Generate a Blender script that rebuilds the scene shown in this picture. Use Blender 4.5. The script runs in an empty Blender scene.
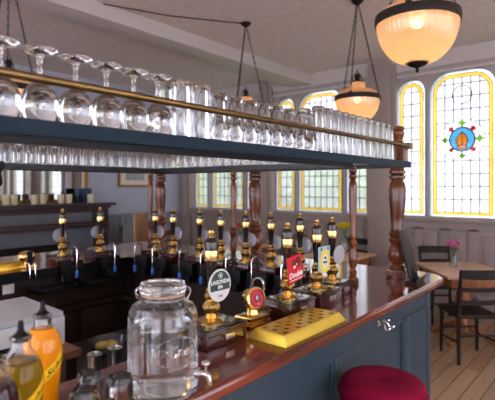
import bpy, bmesh, math, random
from mathutils import Vector, Matrix
random.seed(7)
PI = math.pi
scene = bpy.context.scene
COL = scene.collection
R = math.radians

# ------------------------------------------------------------------ helpers
def s2l(c):
    return tuple((x/12.92 if x <= .04045 else ((x+.055)/1.055)**2.4) for x in [v/255 for v in c]) + (1,)

def mat(name, rgb, rough=.5, metal=0, trans=0, ior=1.45, coat=0, noise=0, nscale=20, bump=0, bscale=60,
        spec=.5, stretch=None, sheen=0):
    m = bpy.data.materials.new(name); m.use_nodes = True
    nt = m.node_tree; b = nt.nodes['Principled BSDF']
    c = s2l(rgb)
    b.inputs['Base Color'].default_value = c
    b.inputs['Roughness'].default_value = rough
    b.inputs['Metallic'].default_value = metal
    b.inputs['Transmission Weight'].default_value = trans
    b.inputs['IOR'].default_value = ior
    b.inputs['Coat Weight'].default_value = coat
    b.inputs['Coat Roughness'].default_value = .08
    b.inputs['Specular IOR Level'].default_value = spec
    b.inputs['Sheen Weight'].default_value = sheen
    if noise or bump:
        tc = nt.nodes.new('ShaderNodeTexCoord'); mp = nt.nodes.new('ShaderNodeMapping')
        nt.links.new(tc.outputs['Object'], mp.inputs['Vector'])
        if stretch: mp.inputs['Scale'].default_value = stretch
    if noise:
        n = nt.nodes.new('ShaderNodeTexNoise'); n.inputs['Scale'].default_value = nscale; n.inputs['Detail'].default_value = 5
        nt.links.new(mp.outputs[0], n.inputs['Vector'])
        r = nt.nodes.new('ShaderNodeValToRGB')
        r.color_ramp.elements[0].position = .3; r.color_ramp.elements[1].position = .7
        r.color_ramp.elements[0].color = tuple(x*(1-noise) for x in c[:3])+(1,)
        r.color_ramp.elements[1].color = tuple(min(1, x*(1+noise)) for x in c[:3])+(1,)
        nt.links.new(n.outputs['Fac'], r.inputs['Fac']); nt.links.new(r.outputs[0], b.inputs['Base Color'])
    if bump:
        n2 = nt.nodes.new('ShaderNodeTexNoise'); n2.inputs['Scale'].default_value = bscale; n2.inputs['Detail'].default_value = 4
        nt.links.new(mp.outputs[0], n2.inputs['Vector'])
        bp = nt.nodes.new('ShaderNodeBump'); bp.inputs['Strength'].default_value = bump; bp.inputs['Distance'].default_value = .01
        nt.links.new(n2.outputs['Fac'], bp.inputs['Height']); nt.links.new(bp.outputs[0], b.inputs['Normal'])
    return m

class MB:
    """collects shapes, then builds ONE mesh object"""
    def __init__(s): s.bm = bmesh.new(); s.mi = 0
    def _face(s, vs, smooth=False):
        try: f = s.bm.faces.new(vs)
        except ValueError: return None
        f.material_index = s.mi; f.smooth = smooth; return f
    def box(s, a, b, bev=0, M=None):
        x0, y0, z0 = a; x1, y1, z1 = b
        co = [(x0,y0,z0),(x1,y0,z0),(x1,y1,z0),(x0,y1,z0),(x0,y0,z1),(x1,y0,z1),(x1,y1,z1),(x0,y1,z1)]
        vs = [s.bm.verts.new(M @ Vector(c) if M else c) for c in co]
        fs = [s._face([vs[i] for i in q]) for q in [(3,2,1,0),(4,5,6,7),(0,1,5,4),(1,2,6,5),(2,3,7,6),(3,0,4,7)]]
        if bev:
            es = list({e for f in fs for e in f.edges})
            r = bmesh.ops.bevel(s.bm, geom=es, offset=bev, segments=2, affect='EDGES', profile=.6)
            for f in r['faces']: f.material_index = s.mi
        return s
    def lathe(s, prof, seg=24, c=(0,0,0), closed=False, M=None, flute=None):
        T = Matrix.Translation(Vector(c)) @ (M if M else Matrix())
        rings = []
        for r, z in prof:
            if r < 1e-6: rings.append([s.bm.verts.new(T @ Vector((0,0,z)))])
            else:
                ring = []
                for i in range(seg):
                    a = 2*PI*i/seg
                    rr = r*(1+(flute[1]*math.cos(flute[0]*a) if flute else 0))
                    ring.append(s.bm.verts.new(T @ Vector((rr*math.cos(a), rr*math.sin(a), z))))
                rings.append(ring)
        n = len(rings)
        for k in range(n if closed else n-1):
            A, B = rings[k], rings[(k+1) % n]
            for i in range(seg):
                j = (i+1) % seg
                if len(A) == 1 and len(B) == 1: continue
                if len(A) == 1: s._face([A[0], B[j], B[i]], True)
                elif len(B) == 1: s._face([A[i], A[j], B[0]], True)
                else: s._face([A[i], A[j], B[j], B[i]], True)
        if not closed:
            for rg, rev in ((rings[0], True), (rings[-1], False)):
                if len(rg) > 1: s._face(list(reversed(rg)) if rev else rg)
        return s
    def tube(s, pts, r, seg=10, M=None, cap=True):
        pts = [Vector(p) for p in pts]
        if M: pts = [M @ p for p in pts]
        rs = r if isinstance(r, (list, tuple)) else [r]*len(pts)
        prev = None; up = None
        first = None
        for i, p in enumerate(pts):
            t = (pts[min(i+1, len(pts)-1)] - pts[max(i-1, 0)]).normalized()
            if up is None:
                up = Vector((0,0,1)) if abs(t.z) < .9 else Vector((1,0,0))
            x = t.cross(up)
            if x.length < 1e-4: x = t.cross(Vector((0,1,0)))
            x.normalize(); y = x.cross(t).normalized(); up = y
            ring = [s.bm.verts.new(p + rs[i]*(math.cos(2*PI*k/seg)*x + math.sin(2*PI*k/seg)*y)) for k in range(seg)]
            if prev:
                for k in range(seg): s._face([prev[k], prev[(k+1)%seg], ring[(k+1)%seg], ring[k]], True)
            else: first = ring
            prev = ring
        if cap:
            s._face(list(reversed(first))); s._face(prev)
        return s
    def ball(s, c, r, sub=2, sc=(1,1,1)):
        M = Matrix.Translation(Vector(c)) @ Matrix.Diagonal((sc[0], sc[1], sc[2], 1))
        q = bmesh.ops.create_icosphere(s.bm, subdivisions=sub, radius=r, matrix=M)
        for v in q['verts']:
            for f in v.link_faces: f.smooth = True; f.material_index = s.mi
        return s
    def prism(s, outline, z0, z1, M=None, bev=0):
        b = [s.bm.verts.new((M @ Vector((x,y,z0))) if M else (x,y,z0)) for x,y in outline]
        t = [s.bm.verts.new((M @ Vector((x,y,z1))) if M else (x,y,z1)) for x,y in outline]
        n = len(outline)
        fb = s._face(list(reversed(b))); ft = s._face(t)
        for i in range(n): s._face([b[i], b[(i+1)%n], t[(i+1)%n], t[i]])
        if bev:
            es = list(set(fb.edges) | set(ft.edges))
            r = bmesh.ops.bevel(s.bm, geom=es, offset=bev, segments=3, affect='EDGES', profile=.5)
            for f in r['faces']: f.material_index = s.mi
        return s
    def flat(s, me, M=None, fn=None):
        n0 = len(s.bm.verts); f0 = len(s.bm.faces)
        s.bm.from_mesh(me); s.bm.verts.ensure_lookup_table(); s.bm.faces.ensure_lookup_table()
        for v in s.bm.verts[n0:]:
            if fn: v.co = fn(v.co)
            if M: v.co = M @ v.co
        for f in s.bm.faces[f0:]: f.material_index = s.mi
        return s
    def build(s, name, mats, parent=None, loc=None, angle=35, fix=True):
        if fix: bmesh.ops.recalc_face_normals(s.bm, faces=s.bm.faces[:])
        me = bpy.data.meshes.new(name); s.bm.to_mesh(me); s.bm.free()
        for m in (mats if isinstance(mats, (list, tuple)) else [mats]): me.materials.append(m)
        try: me.set_sharp_from_angle(angle=R(angle))
        except Exception: pass
        o = bpy.data.objects.new(name, me); COL.objects.link(o)
        if parent: o.parent = parent
        if loc: o.location = loc
        return o

def fill2d(outlines, depth):
    cu = bpy.data.curves.new('tmpc', 'CURVE'); cu.dimensions = '2D'; cu.fill_mode = 'BOTH'; cu.extrude = depth/2
    for o in outlines:
        sp = cu.splines.new('POLY'); sp.points.add(len(o)-1)
        for p, (x, y) in zip(sp.points, o): p.co = (x, y, 0, 1)
        sp.use_cyclic_u = True
    ob = bpy.data.objects.new('tmpo', cu); COL.objects.link(ob)
    bpy.context.view_layer.update()
    me = bpy.data.meshes.new_from_object(ob.evaluated_get(bpy.context.evaluated_depsgraph_get()))
    bpy.data.objects.remove(ob); bpy.data.curves.remove(cu)
    return me

def text2d(txt, size, depth=.0006, align='CENTER', shear=0, bold=0):
    cu = bpy.data.curves.new('tmpt', 'FONT'); cu.body = txt; cu.size = size; cu.extrude = depth/2
    cu.align_x = align; cu.align_y = 'CENTER'; cu.shear = shear; cu.offset = bold
    cu.resolution_u = 3
    ob = bpy.data.objects.new('tmpo', cu); COL.objects.link(ob)
    bpy.context.view_layer.update()
    me = bpy.data.meshes.new_from_object(ob.evaluated_get(bpy.context.evaluated_depsgraph_get()))
    bpy.data.objects.remove(ob); bpy.data.curves.remove(cu)
    return me

def rect(x0, y0, x1, y1): return [(x0,y0),(x1,y0),(x1,y1),(x0,y1)]
def circ(cx, cy, rx, ry=None, n=28):
    ry = ry or rx
    return [(cx+rx*math.cos(2*PI*i/n), cy+ry*math.sin(2*PI*i/n)) for i in range(n)]
def arch(cx, w, z0, z1, r, n=8):
    x0, x1 = cx-w/2, cx+w/2
    pts = [(x0,z0),(x1,z0)]
    for i in range(n+1):
        a = PI/2*i/n; pts.append((x1-r+r*math.cos(a), z1-r+r*math.sin(a)))
    for i in range(n+1):
        a = PI/2+PI/2*i/n; pts.append((x0+r+r*math.cos(a), z1-r+r*math.sin(a)))
    out = []
    for p in pts:
        if not out or (abs(p[0]-out[-1][0])+abs(p[1]-out[-1][1])) > 1e-5: out.append(p)
    return out
def rrect(x0, y0, x1, y1, r, n=5):
    pts = []
    for cx, cy, a0 in ((x1-r,y0+r,-PI/2),(x1-r,y1-r,0),(x0+r,y1-r,PI/2),(x0+r,y0+r,PI)):
        for i in range(n+1):
            a = a0+PI/2*i/n; pts.append((cx+r*math.cos(a), cy+r*math.sin(a)))
    return pts

def tag(o, label=None, cat=None, group=None, kind=None):
    if label: o['label'] = label
    if cat: o['category'] = cat
    if group: o['group'] = group
    if kind: o['kind'] = kind
    return o
def empty(name, loc, rz=0):
    o = bpy.data.objects.new(name, None); COL.objects.link(o); o.location = loc; o.rotation_euler = (0,0,rz)
    o.empty_display_size = .05
    return o
def thing(name, label, cat, loc=(0,0,0), rz=0, group=None): return tag(empty(name, loc, rz), label, cat, group)
KIDS = {}
def children(o): return [c for c in COL.objects if c.parent is o]
def dup(o, parent=None):
    c = o.copy(); COL.objects.link(c)
    if parent: c.parent = parent
    for ch in children(o): dup(ch, c)
    return c
def struct(o): o['kind'] = 'structure'; return o
ORD = ['', 'first','second','third','fourth','fifth','sixth','seventh','eighth','ninth','tenth','eleventh','twelfth','thirteenth',
       'fourteenth','fifteenth','sixteenth','seventeenth','eighteenth','nineteenth','twentieth','twenty-first','twenty-second','twenty-third','twenty-fourth']

# ------------------------------------------------------------------ materials
def tex_nodes(m):
    nt = m.node_tree; return nt, nt.nodes, nt.links

M = {}
M['wall'] = mat('wall_paint', (164,156,153), .7, noise=.03, nscale=3, bump=.05, bscale=120)
M['wallblue'] = mat('cool_light_tinted_wall', (172,178,196), .7, noise=.03, nscale=3)  # north wall: bluish cast of the cool light put into its colour
M['panel'] = mat('dado_paint', (154,142,135), .5, noise=.03, nscale=4)
M['greyblue'] = mat('dado_grey_paint', (128,134,142), .5, noise=.04, nscale=4)
M['ceil'] = mat('ceiling_paper', (216,204,198), .85, noise=.09, nscale=16, bump=.6, bscale=45)
M['beam'] = mat('beam_paint', (196,188,184), .6, noise=.02, nscale=5)
M['teal'] = mat('teal_paint', (44,64,77), .42, noise=.06, nscale=5, bump=.03, bscale=30)
M['fascia'] = mat('deep_teal_edge_paint', (12,36,50), .55, noise=.06, nscale=5, spec=.2)
M['darkteal'] = mat('dark_edge_paint', (22,24,28), .4, noise=.1, nscale=6)
M['brass'] = mat('polished_brass', (226,190,118), .18, 1, noise=.08, nscale=12)
M['rail'] = mat('aged_brass', (126,104,66), .32, 1, noise=.15, nscale=14)
M['gold'] = mat('gold_tray_brass', (240,204,84), .36, 1, noise=.06, nscale=9)
M['chrome'] = mat('chrome', (215,215,215), .08, 1, noise=.02, nscale=8)
M['steel'] = mat('brushed_steel', (190,188,185), .28, 1, noise=.05, nscale=30, stretch=(1,1,8))
M['black'] = mat('black_plastic', (14,14,16), .5, noise=.1, nscale=20, spec=.2)
M['iron'] = mat('dark_iron', (34,30,28), .5, .6, noise=.1, nscale=20)
M['hole'] = mat('dark_recess', (14,10,8), .8, noise=.1)
M['boxtop'] = mat('black_glossy_top', (24,20,22), .15, coat=.4, noise=.1)
M['handle'] = mat('dark_lacquered_handle', (30,14,14), .14, coat=.5, noise=.15, nscale=10)
M['blue'] = mat('blue_plastic', (24,84,170), .4, noise=.05)
M['velvet'] = mat('crimson_velvet', (118,6,44), .85, noise=.16, nscale=9, bump=.15, bscale=90, sheen=0, spec=.15)
M['cream'] = mat('cream_wax', (214,204,166), .5, noise=.05, nscale=10)
M['white'] = mat('white_plastic', (206,210,216), .4, noise=.02, nscale=5)
M['lidgrey'] = mat('grey_plastic', (186,192,200), .45, noise=.03, nscale=5)
M['card'] = mat('pale_card', (214,214,212), .5, noise=.02)
M['clip'] = mat('pale_clip_back', (168,168,174), .4, noise=.02)
M['green'] = mat('green_enamel', (44,72,66), .3, noise=.04)
M['red'] = mat('red_enamel', (196,24,44), .5, noise=.05)
M['darkred'] = mat('dark_red_print', (96,14,26), .4, noise=.05)
M['yellow'] = mat('yellow_enamel', (228,208,52), .35, noise=.04)
M['paleblue'] = mat('pale_blue_enamel', (160,190,196), .35, noise=.04)
M['print_white'] = mat('white_print', (238,238,232), .5, noise=.02)
M['print_black'] = mat('black_print', (18,16,14), .5, noise=.02)
M['slate'] = mat('grey_slate', (92,98,108), .45, noise=.1, nscale=6)
M['firehole'] = mat('soot_black', (18,18,20), .8, noise=.2, nscale=8)
M['glass'] = mat('clear_glass', (252,253,253), .0, 0, 1, 1.45)
M['water'] = mat('water', (250,252,253), .0, 0, 1, 1.33)
M['leaf'] = mat('leaf_green', (150,200,100), .6, noise=.35, nscale=6)
M['pink'] = mat('pink_petals', (240,146,200), .6, noise=.2, nscale=40)
M['yellowpetal'] = mat('yellow_petals', (238,220,40), .6, noise=.12, nscale=40)
M['redpetal'] = mat('red_petals', (200,40,40), .6, noise=.15, nscale=40)
M['stem'] = mat('green_stems', (70,110,50), .6, noise=.2, nscale=20)
M['mirror'] = mat('mirror_silver', (225,228,230), .02, 1, noise=.01, nscale=2)
M['navy'] = mat('navy_card', (28,58,92), .5, noise=.05)
M['mount'] = mat('picture_mount', (216,212,200), .6, noise=.02)
M['radiator'] = mat('radiator_enamel', (150,154,160), .35, noise=.02)
M['mantelwood'] = mat('mantel_dark_wood', (58,42,48), .3, noise=.2, nscale=6, stretch=(1,6,6))

def wood(name, c1, c2, rough, axis='X', scale=6, coat=0, ring=3.0):
    m = mat(name, c1, rough, coat=coat)
    nt, N, L = tex_nodes(m); b = N['Principled BSDF']
    tc = N.new('ShaderNodeTexCoord'); mp = N.new('ShaderNodeMapping')
    sc = {'X': (.5,6,6), 'Y': (6,.5,6), 'Z': (6,6,.5)}[axis]
    mp.inputs['Scale'].default_value = sc
    L.new(tc.outputs['Object'], mp.inputs['Vector'])
    n = N.new('ShaderNodeTexNoise'); n.inputs['Scale'].default_value = scale; n.inputs['Detail'].default_value = 8; n.inputs['Distortion'].default_value = .6
    L.new(mp.outputs[0], n.inputs['Vector'])
    r = N.new('ShaderNodeValToRGB'); r.color_ramp.elements[0].position = .35; r.color_ramp.elements[1].position = .68
    r.color_ramp.elements[0].color = s2l(c1); r.color_ramp.elements[1].color = s2l(c2)
    L.new(n.outputs['Fac'], r.inputs['Fac']); L.new(r.outputs[0], b.inputs['Base Color'])
    bp = N.new('ShaderNodeBump'); bp.inputs['Strength'].default_value = .06; bp.inputs['Distance'].default_value = .004
    L.new(n.outputs['Fac'], bp.inputs['Height']); L.new(bp.outputs[0], b.inputs['Normal'])
    return m
M['mahog'] = wood('polished_mahogany', (66,26,18), (122,52,30), .13, 'X', 5, coat=.6)
M['mahogbox'] = wood('pump_box_mahogany', (40,16,14), (72,28,22), .16, 'X', 6, coat=.5)
M['post'] = wood('turned_post_wood', (72,38,22), (130,72,40), .22, 'Z', 6, coat=.3)
M['darkwood'] = wood('dark_bar_wood', (24,15,13), (46,29,22), .4, 'Z', 5)
M['tablewood'] = wood('pale_table_wood', (182,144,110), (216,180,146), .35, 'X', 4)
M['pedwood'] = wood('orange_pedestal_wood', (128,74,36), (176,110,60), .4, 'Z', 4)
M['chairwood'] = wood('black_brown_chair_wood', (24,18,18), (44,34,33), .5, 'Z', 5)
M['redchair'] = wood('red_brown_chair_wood', (74,40,30), (112,64,46), .35, 'Z', 5)
M['chairwood'].node_tree.nodes['Principled BSDF'].inputs['Specular IOR Level'].default_value = .25
M['settle'] = wood('brown_settle_wood', (120,80,50), (160,112,74), .4, 'Z', 4)
M['workwood'] = wood('brown_work_board', (110,74,56), (146,104,80), .4, 'X', 4)
M['frame'] = mat('gilt_frame', (150,112,60), .35, .6, noise=.12, nscale=15)

# floor planks
def floor_mat():
    m = mat('floor_boards', (150,120,92), .38)
    nt, N, L = tex_nodes(m); b = N['Principled BSDF']
    tc = N.new('ShaderNodeTexCoord')
    br = N.new('ShaderNodeTexBrick'); br.inputs['Scale'].default_value = 1
    br.inputs['Brick Width'].default_value = 1.8; br.inputs['Row Height'].default_value = .13; br.inputs['Mortar Size'].default_value = .004
    br.inputs['Color1'].default_value = s2l((194,162,130)); br.inputs['Color2'].default_value = s2l((162,128,98)); br.inputs['Mortar'].default_value = s2l((60,42,30))
    L.new(tc.outputs['Object'], br.inputs['Vector'])
    mp = N.new('ShaderNodeMapping'); mp.inputs['Scale'].default_value = (.8,10,1); L.new(tc.outputs['Object'], mp.inputs['Vector'])
    n = N.new('ShaderNodeTexNoise'); n.inputs['Scale'].default_value = 4; n.inputs['Detail'].default_value = 8; L.new(mp.outputs[0], n.inputs['Vector'])
    r = N.new('ShaderNodeValToRGB'); r.color_ramp.elements[0].color = (.6,.6,.6,1); r.color_ramp.elements[1].color = (1.25,1.25,1.25,1)
    L.new(n.outputs['Fac'], r.inputs['Fac'])
    mx = N.new('ShaderNodeMix'); mx.data_type = 'RGBA'; mx.blend_type = 'MULTIPLY'; mx.inputs[0].default_value = 1
    L.new(br.outputs['Color'], mx.inputs[6]); L.new(r.outputs[0], mx.inputs[7]); L.new(mx.outputs[2], b.inputs['Base Color'])
    bp = N.new('ShaderNodeBump'); bp.inputs['Strength'].default_value = .3; bp.inputs['Distance'].default_value = .004; bp.invert = True
    L.new(br.outputs['Fac'], bp.inputs['Height']); L.new(bp.outputs[0], b.inputs['Normal'])
    return m
M['floor'] = floor_mat()

def pane(name, rgb, clear=.66):
    m = bpy.data.materials.new(name); m.use_nodes = True
    nt, N, L = tex_nodes(m); N.remove(N['Principled BSDF']); out = N['Material Output']
    tr = N.new('ShaderNodeBsdfTransparent'); tl = N.new('ShaderNodeBsdfTranslucent'); mx = N.new('ShaderNodeMixShader'); gl = N.new('ShaderNodeBsdfGlossy')
    tc = N.new('ShaderNodeTexCoord'); n = N.new('ShaderNodeTexNoise'); n.inputs['Scale'].default_value = 7; n.inputs['Detail'].default_value = 3
    L.new(tc.outputs['Object'], n.inputs['Vector'])
    r = N.new('ShaderNodeValToRGB'); c = s2l(rgb)
    r.color_ramp.elements[0].position = .3; r.color_ramp.elements[1].position = .7
    r.color_ramp.elements[0].color = tuple(x*.86 for x in c[:3])+(1,); r.color_ramp.elements[1].color = c
    L.new(n.outputs['Fac'], r.inputs['Fac']); L.new(r.outputs[0], tr.inputs['Color']); L.new(r.outputs[0], tl.inputs['Color'])
    mx.inputs[0].default_value = 1-clear; L.new(tr.outputs[0], mx.inputs[1]); L.new(tl.outputs[0], mx.inputs[2])
    m2 = N.new('ShaderNodeMixShader'); m2.inputs[0].default_value = .04; gl.inputs['Roughness'].default_value = .05
    L.new(mx.outputs[0], m2.inputs[1]); L.new(gl.outputs[0], m2.inputs[2]); L.new(m2.outputs[0], out.inputs['Surface'])
    return m
M['pane'] = pane('leaded_clear_pane', (240,238,244))
M['paneyel'] = pane('yellow_stained_glass', (250,222,134), .5)
M['panegrn'] = pane('green_stained_glass', (150,196,80), .45)
M['paneblu'] = pane('blue_stained_glass', (132,190,220), .45)
M['panered'] = pane('red_stained_glass', (196,40,40), .4)
M['paneorg'] = pane('amber_stained_glass', (216,164,70), .4)
M['lead'] = mat('lead_came', (70,74,86), .6, 0, noise=.05)
M['mull'] = mat('mullion_paint', (112,122,140), .5, noise=.03)

def lampglass(name, rgb, transp):
    m = bpy.data.materials.new(name); m.use_nodes = True
    nt, N, L = tex_nodes(m); N.remove(N['Principled BSDF']); out = N['Material Output']
    tl = N.new('ShaderNodeBsdfTranslucent'); df = N.new('ShaderNodeBsdfDiffuse'); gl = N.new('ShaderNodeBsdfGlossy'); tr = N.new('ShaderNodeBsdfTransparent')
    c = s2l(rgb)
    tc = N.new('ShaderNodeTexCoord'); n = N.new('ShaderNodeTexNoise'); n.inputs['Scale'].default_value = 9
    L.new(tc.outputs['Object'], n.inputs['Vector'])
    r = N.new('ShaderNodeValToRGB'); r.color_ramp.elements[0].color = tuple(x*.85 for x in c[:3])+(1,); r.color_ramp.elements[1].color = c
    L.new(n.outputs['Fac'], r.inputs['Fac'])
    for q in (tl, df, tr): L.new(r.outputs[0], q.inputs['Color'])
    gl.inputs['Roughness'].default_value = .12
    a = N.new('ShaderNodeMixShader'); a.inputs[0].default_value = .25; L.new(tl.outputs[0], a.inputs[1]); L.new(df.outputs[0], a.inputs[2])
    b = N.new('ShaderNodeMixShader'); b.inputs[0].default_value = transp; L.new(a.outputs[0], b.inputs[1]); L.new(tr.outputs[0], b.inputs[2])
    d = N.new('ShaderNodeMixShader'); d.inputs[0].default_value = .1; L.new(b.outputs[0], d.inputs[1]); L.new(gl.outputs[0], d.inputs[2])
    L.new(d.outputs[0], out.inputs['Surface'])
    return m
M['bowl'] = lampglass('prismatic_peach_glass', (246,214,172), .3)
M['dome'] = lampglass('opal_peach_glass', (250,222,186), .0)
def emis(name, rgb, s):
    m = bpy.data.materials.new(name); m.use_nodes = True
    nt, N, L = tex_nodes(m); b = N['Principled BSDF']
    b.inputs['Base Color'].default_value = s2l(rgb); b.inputs['Emission Color'].default_value = s2l(rgb); b.inputs['Emission Strength'].default_value = s
    return m
M['bulb'] = emis('lit_bulb', (255,214,156), 5)
def liquid(name, rgb, t):
    m = mat(name, rgb, .05, 0, t, 1.35); return m
M['orange'] = mat('orange_cordial', (224,138,8), .12, noise=.03, nscale=8)
M['lime'] = mat('lime_cordial', (160,126,14), .08, 0, .5, 1.34)
M['dark'] = mat('dark_cordial', (40,10,22), .1, noise=.05)

# ------------------------------------------------------------------ frame of the place
EYE = 1.62; H = 3.39; XW = 6.4; YF = 6.9; XN = -2.6; YN = -3.2
CT = 1.08                       # counter top height
ST0, ST1 = 1.735, 1.772         # overhead shelf underside / top
YAW = 39.5

# ------------------------------------------------------------------ room shell
def wallX(u, v, d): return Vector((XW+d, u, v))
MW = Matrix(((0,0,1,XW),(1,0,0,0),(0,1,0,0),(0,0,0,1)))       # (u,v,d) -> (XW+d, u, v)
o = MB().box((XN-.2,YN-.2,-.1),(XW+.2,YF+.2,0)).build('floor', M['floor']); struct(o)
o = MB().box((XN-.2,YN-.2,H),(XW+.2,YF+.2,H+.1)).build('ceiling', M['ceil']); struct(o)
UC = [1.735, 3.84, 5.80, -.42]       # centres of the window units along the wall
SILL, ZN, ZW = 1.22, 3.11, 3.15
lights = []
for k, c in enumerate(UC):
    lights.append((k, c, .84, ZW, .28))
    for s in (-1, 1): lights.append((k, c+s*(.42+.025+.215), .43, ZN, .214))
holes = [arch(c, w, SILL, zt, r) for _, c, w, zt, r in lights]
me = fill2d([rect(YN-.2, 0, YF+.2, H)] + holes, .2)
o = MB().flat(me, MW @ Matrix.Translation((0,0,.1))).build('wall_east', M['wall'], angle=20); struct(o)
o = MB().box((XN-.2,YF,0),(XW,YF+.2,H)).build('wall_north', M['wallblue']); struct(o)
# walls behind the camera, with unseen tall windows added to light the room
hol2 = [rect(x, .6, x+2.4, 3.05) for x in (-2.3, .4, 3.1)]
MS = Matrix(((1,0,0,0),(0,0,-1,YN),(0,1,0,0),(0,0,0,1)))
o = MB().flat(fill2d([rect(XN-.2,0,XW,H)]+hol2, .2), MS @ Matrix.Translation((0,0,.1))).build('wall_south', M['wall']); struct(o)
hol3 = [rect(y, .6, y+2.6, 3.05) for y in (-2.4, .6, 3.7)]
ML = Matrix(((0,0,1,XN),(1,0,0,0),(0,1,0,0),(0,0,0,1)))
o = MB().flat(fill2d([rect(YN-.2,0,YF+.2,H)]+hol3, .2), ML @ Matrix.Translation((0,0,-.1))).build('wall_west', M['wall']); struct(o)

def bars(mb, segs, w, d0, d1, MM):
    for (x0,y0),(x1,y1) in segs:
        a = Vector((x0,y0,0)); b = Vector((x1,y1,0)); t = (b-a).normalized(); n = Vector((-t.y,t.x,0))*w/2
        o4 = [a-n, b-n, b+n, a+n]
        mb.prism([(p.x,p.y) for p in o4], d0, d1, M=MM)

def top_at(u, c, w, zt, r):      # height of the arch outline at u
    x = abs(u-c); e = w/2-r
    return zt if x <= e else zt-r+math.sqrt(max(0, r*r-(x-e)**2))

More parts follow.
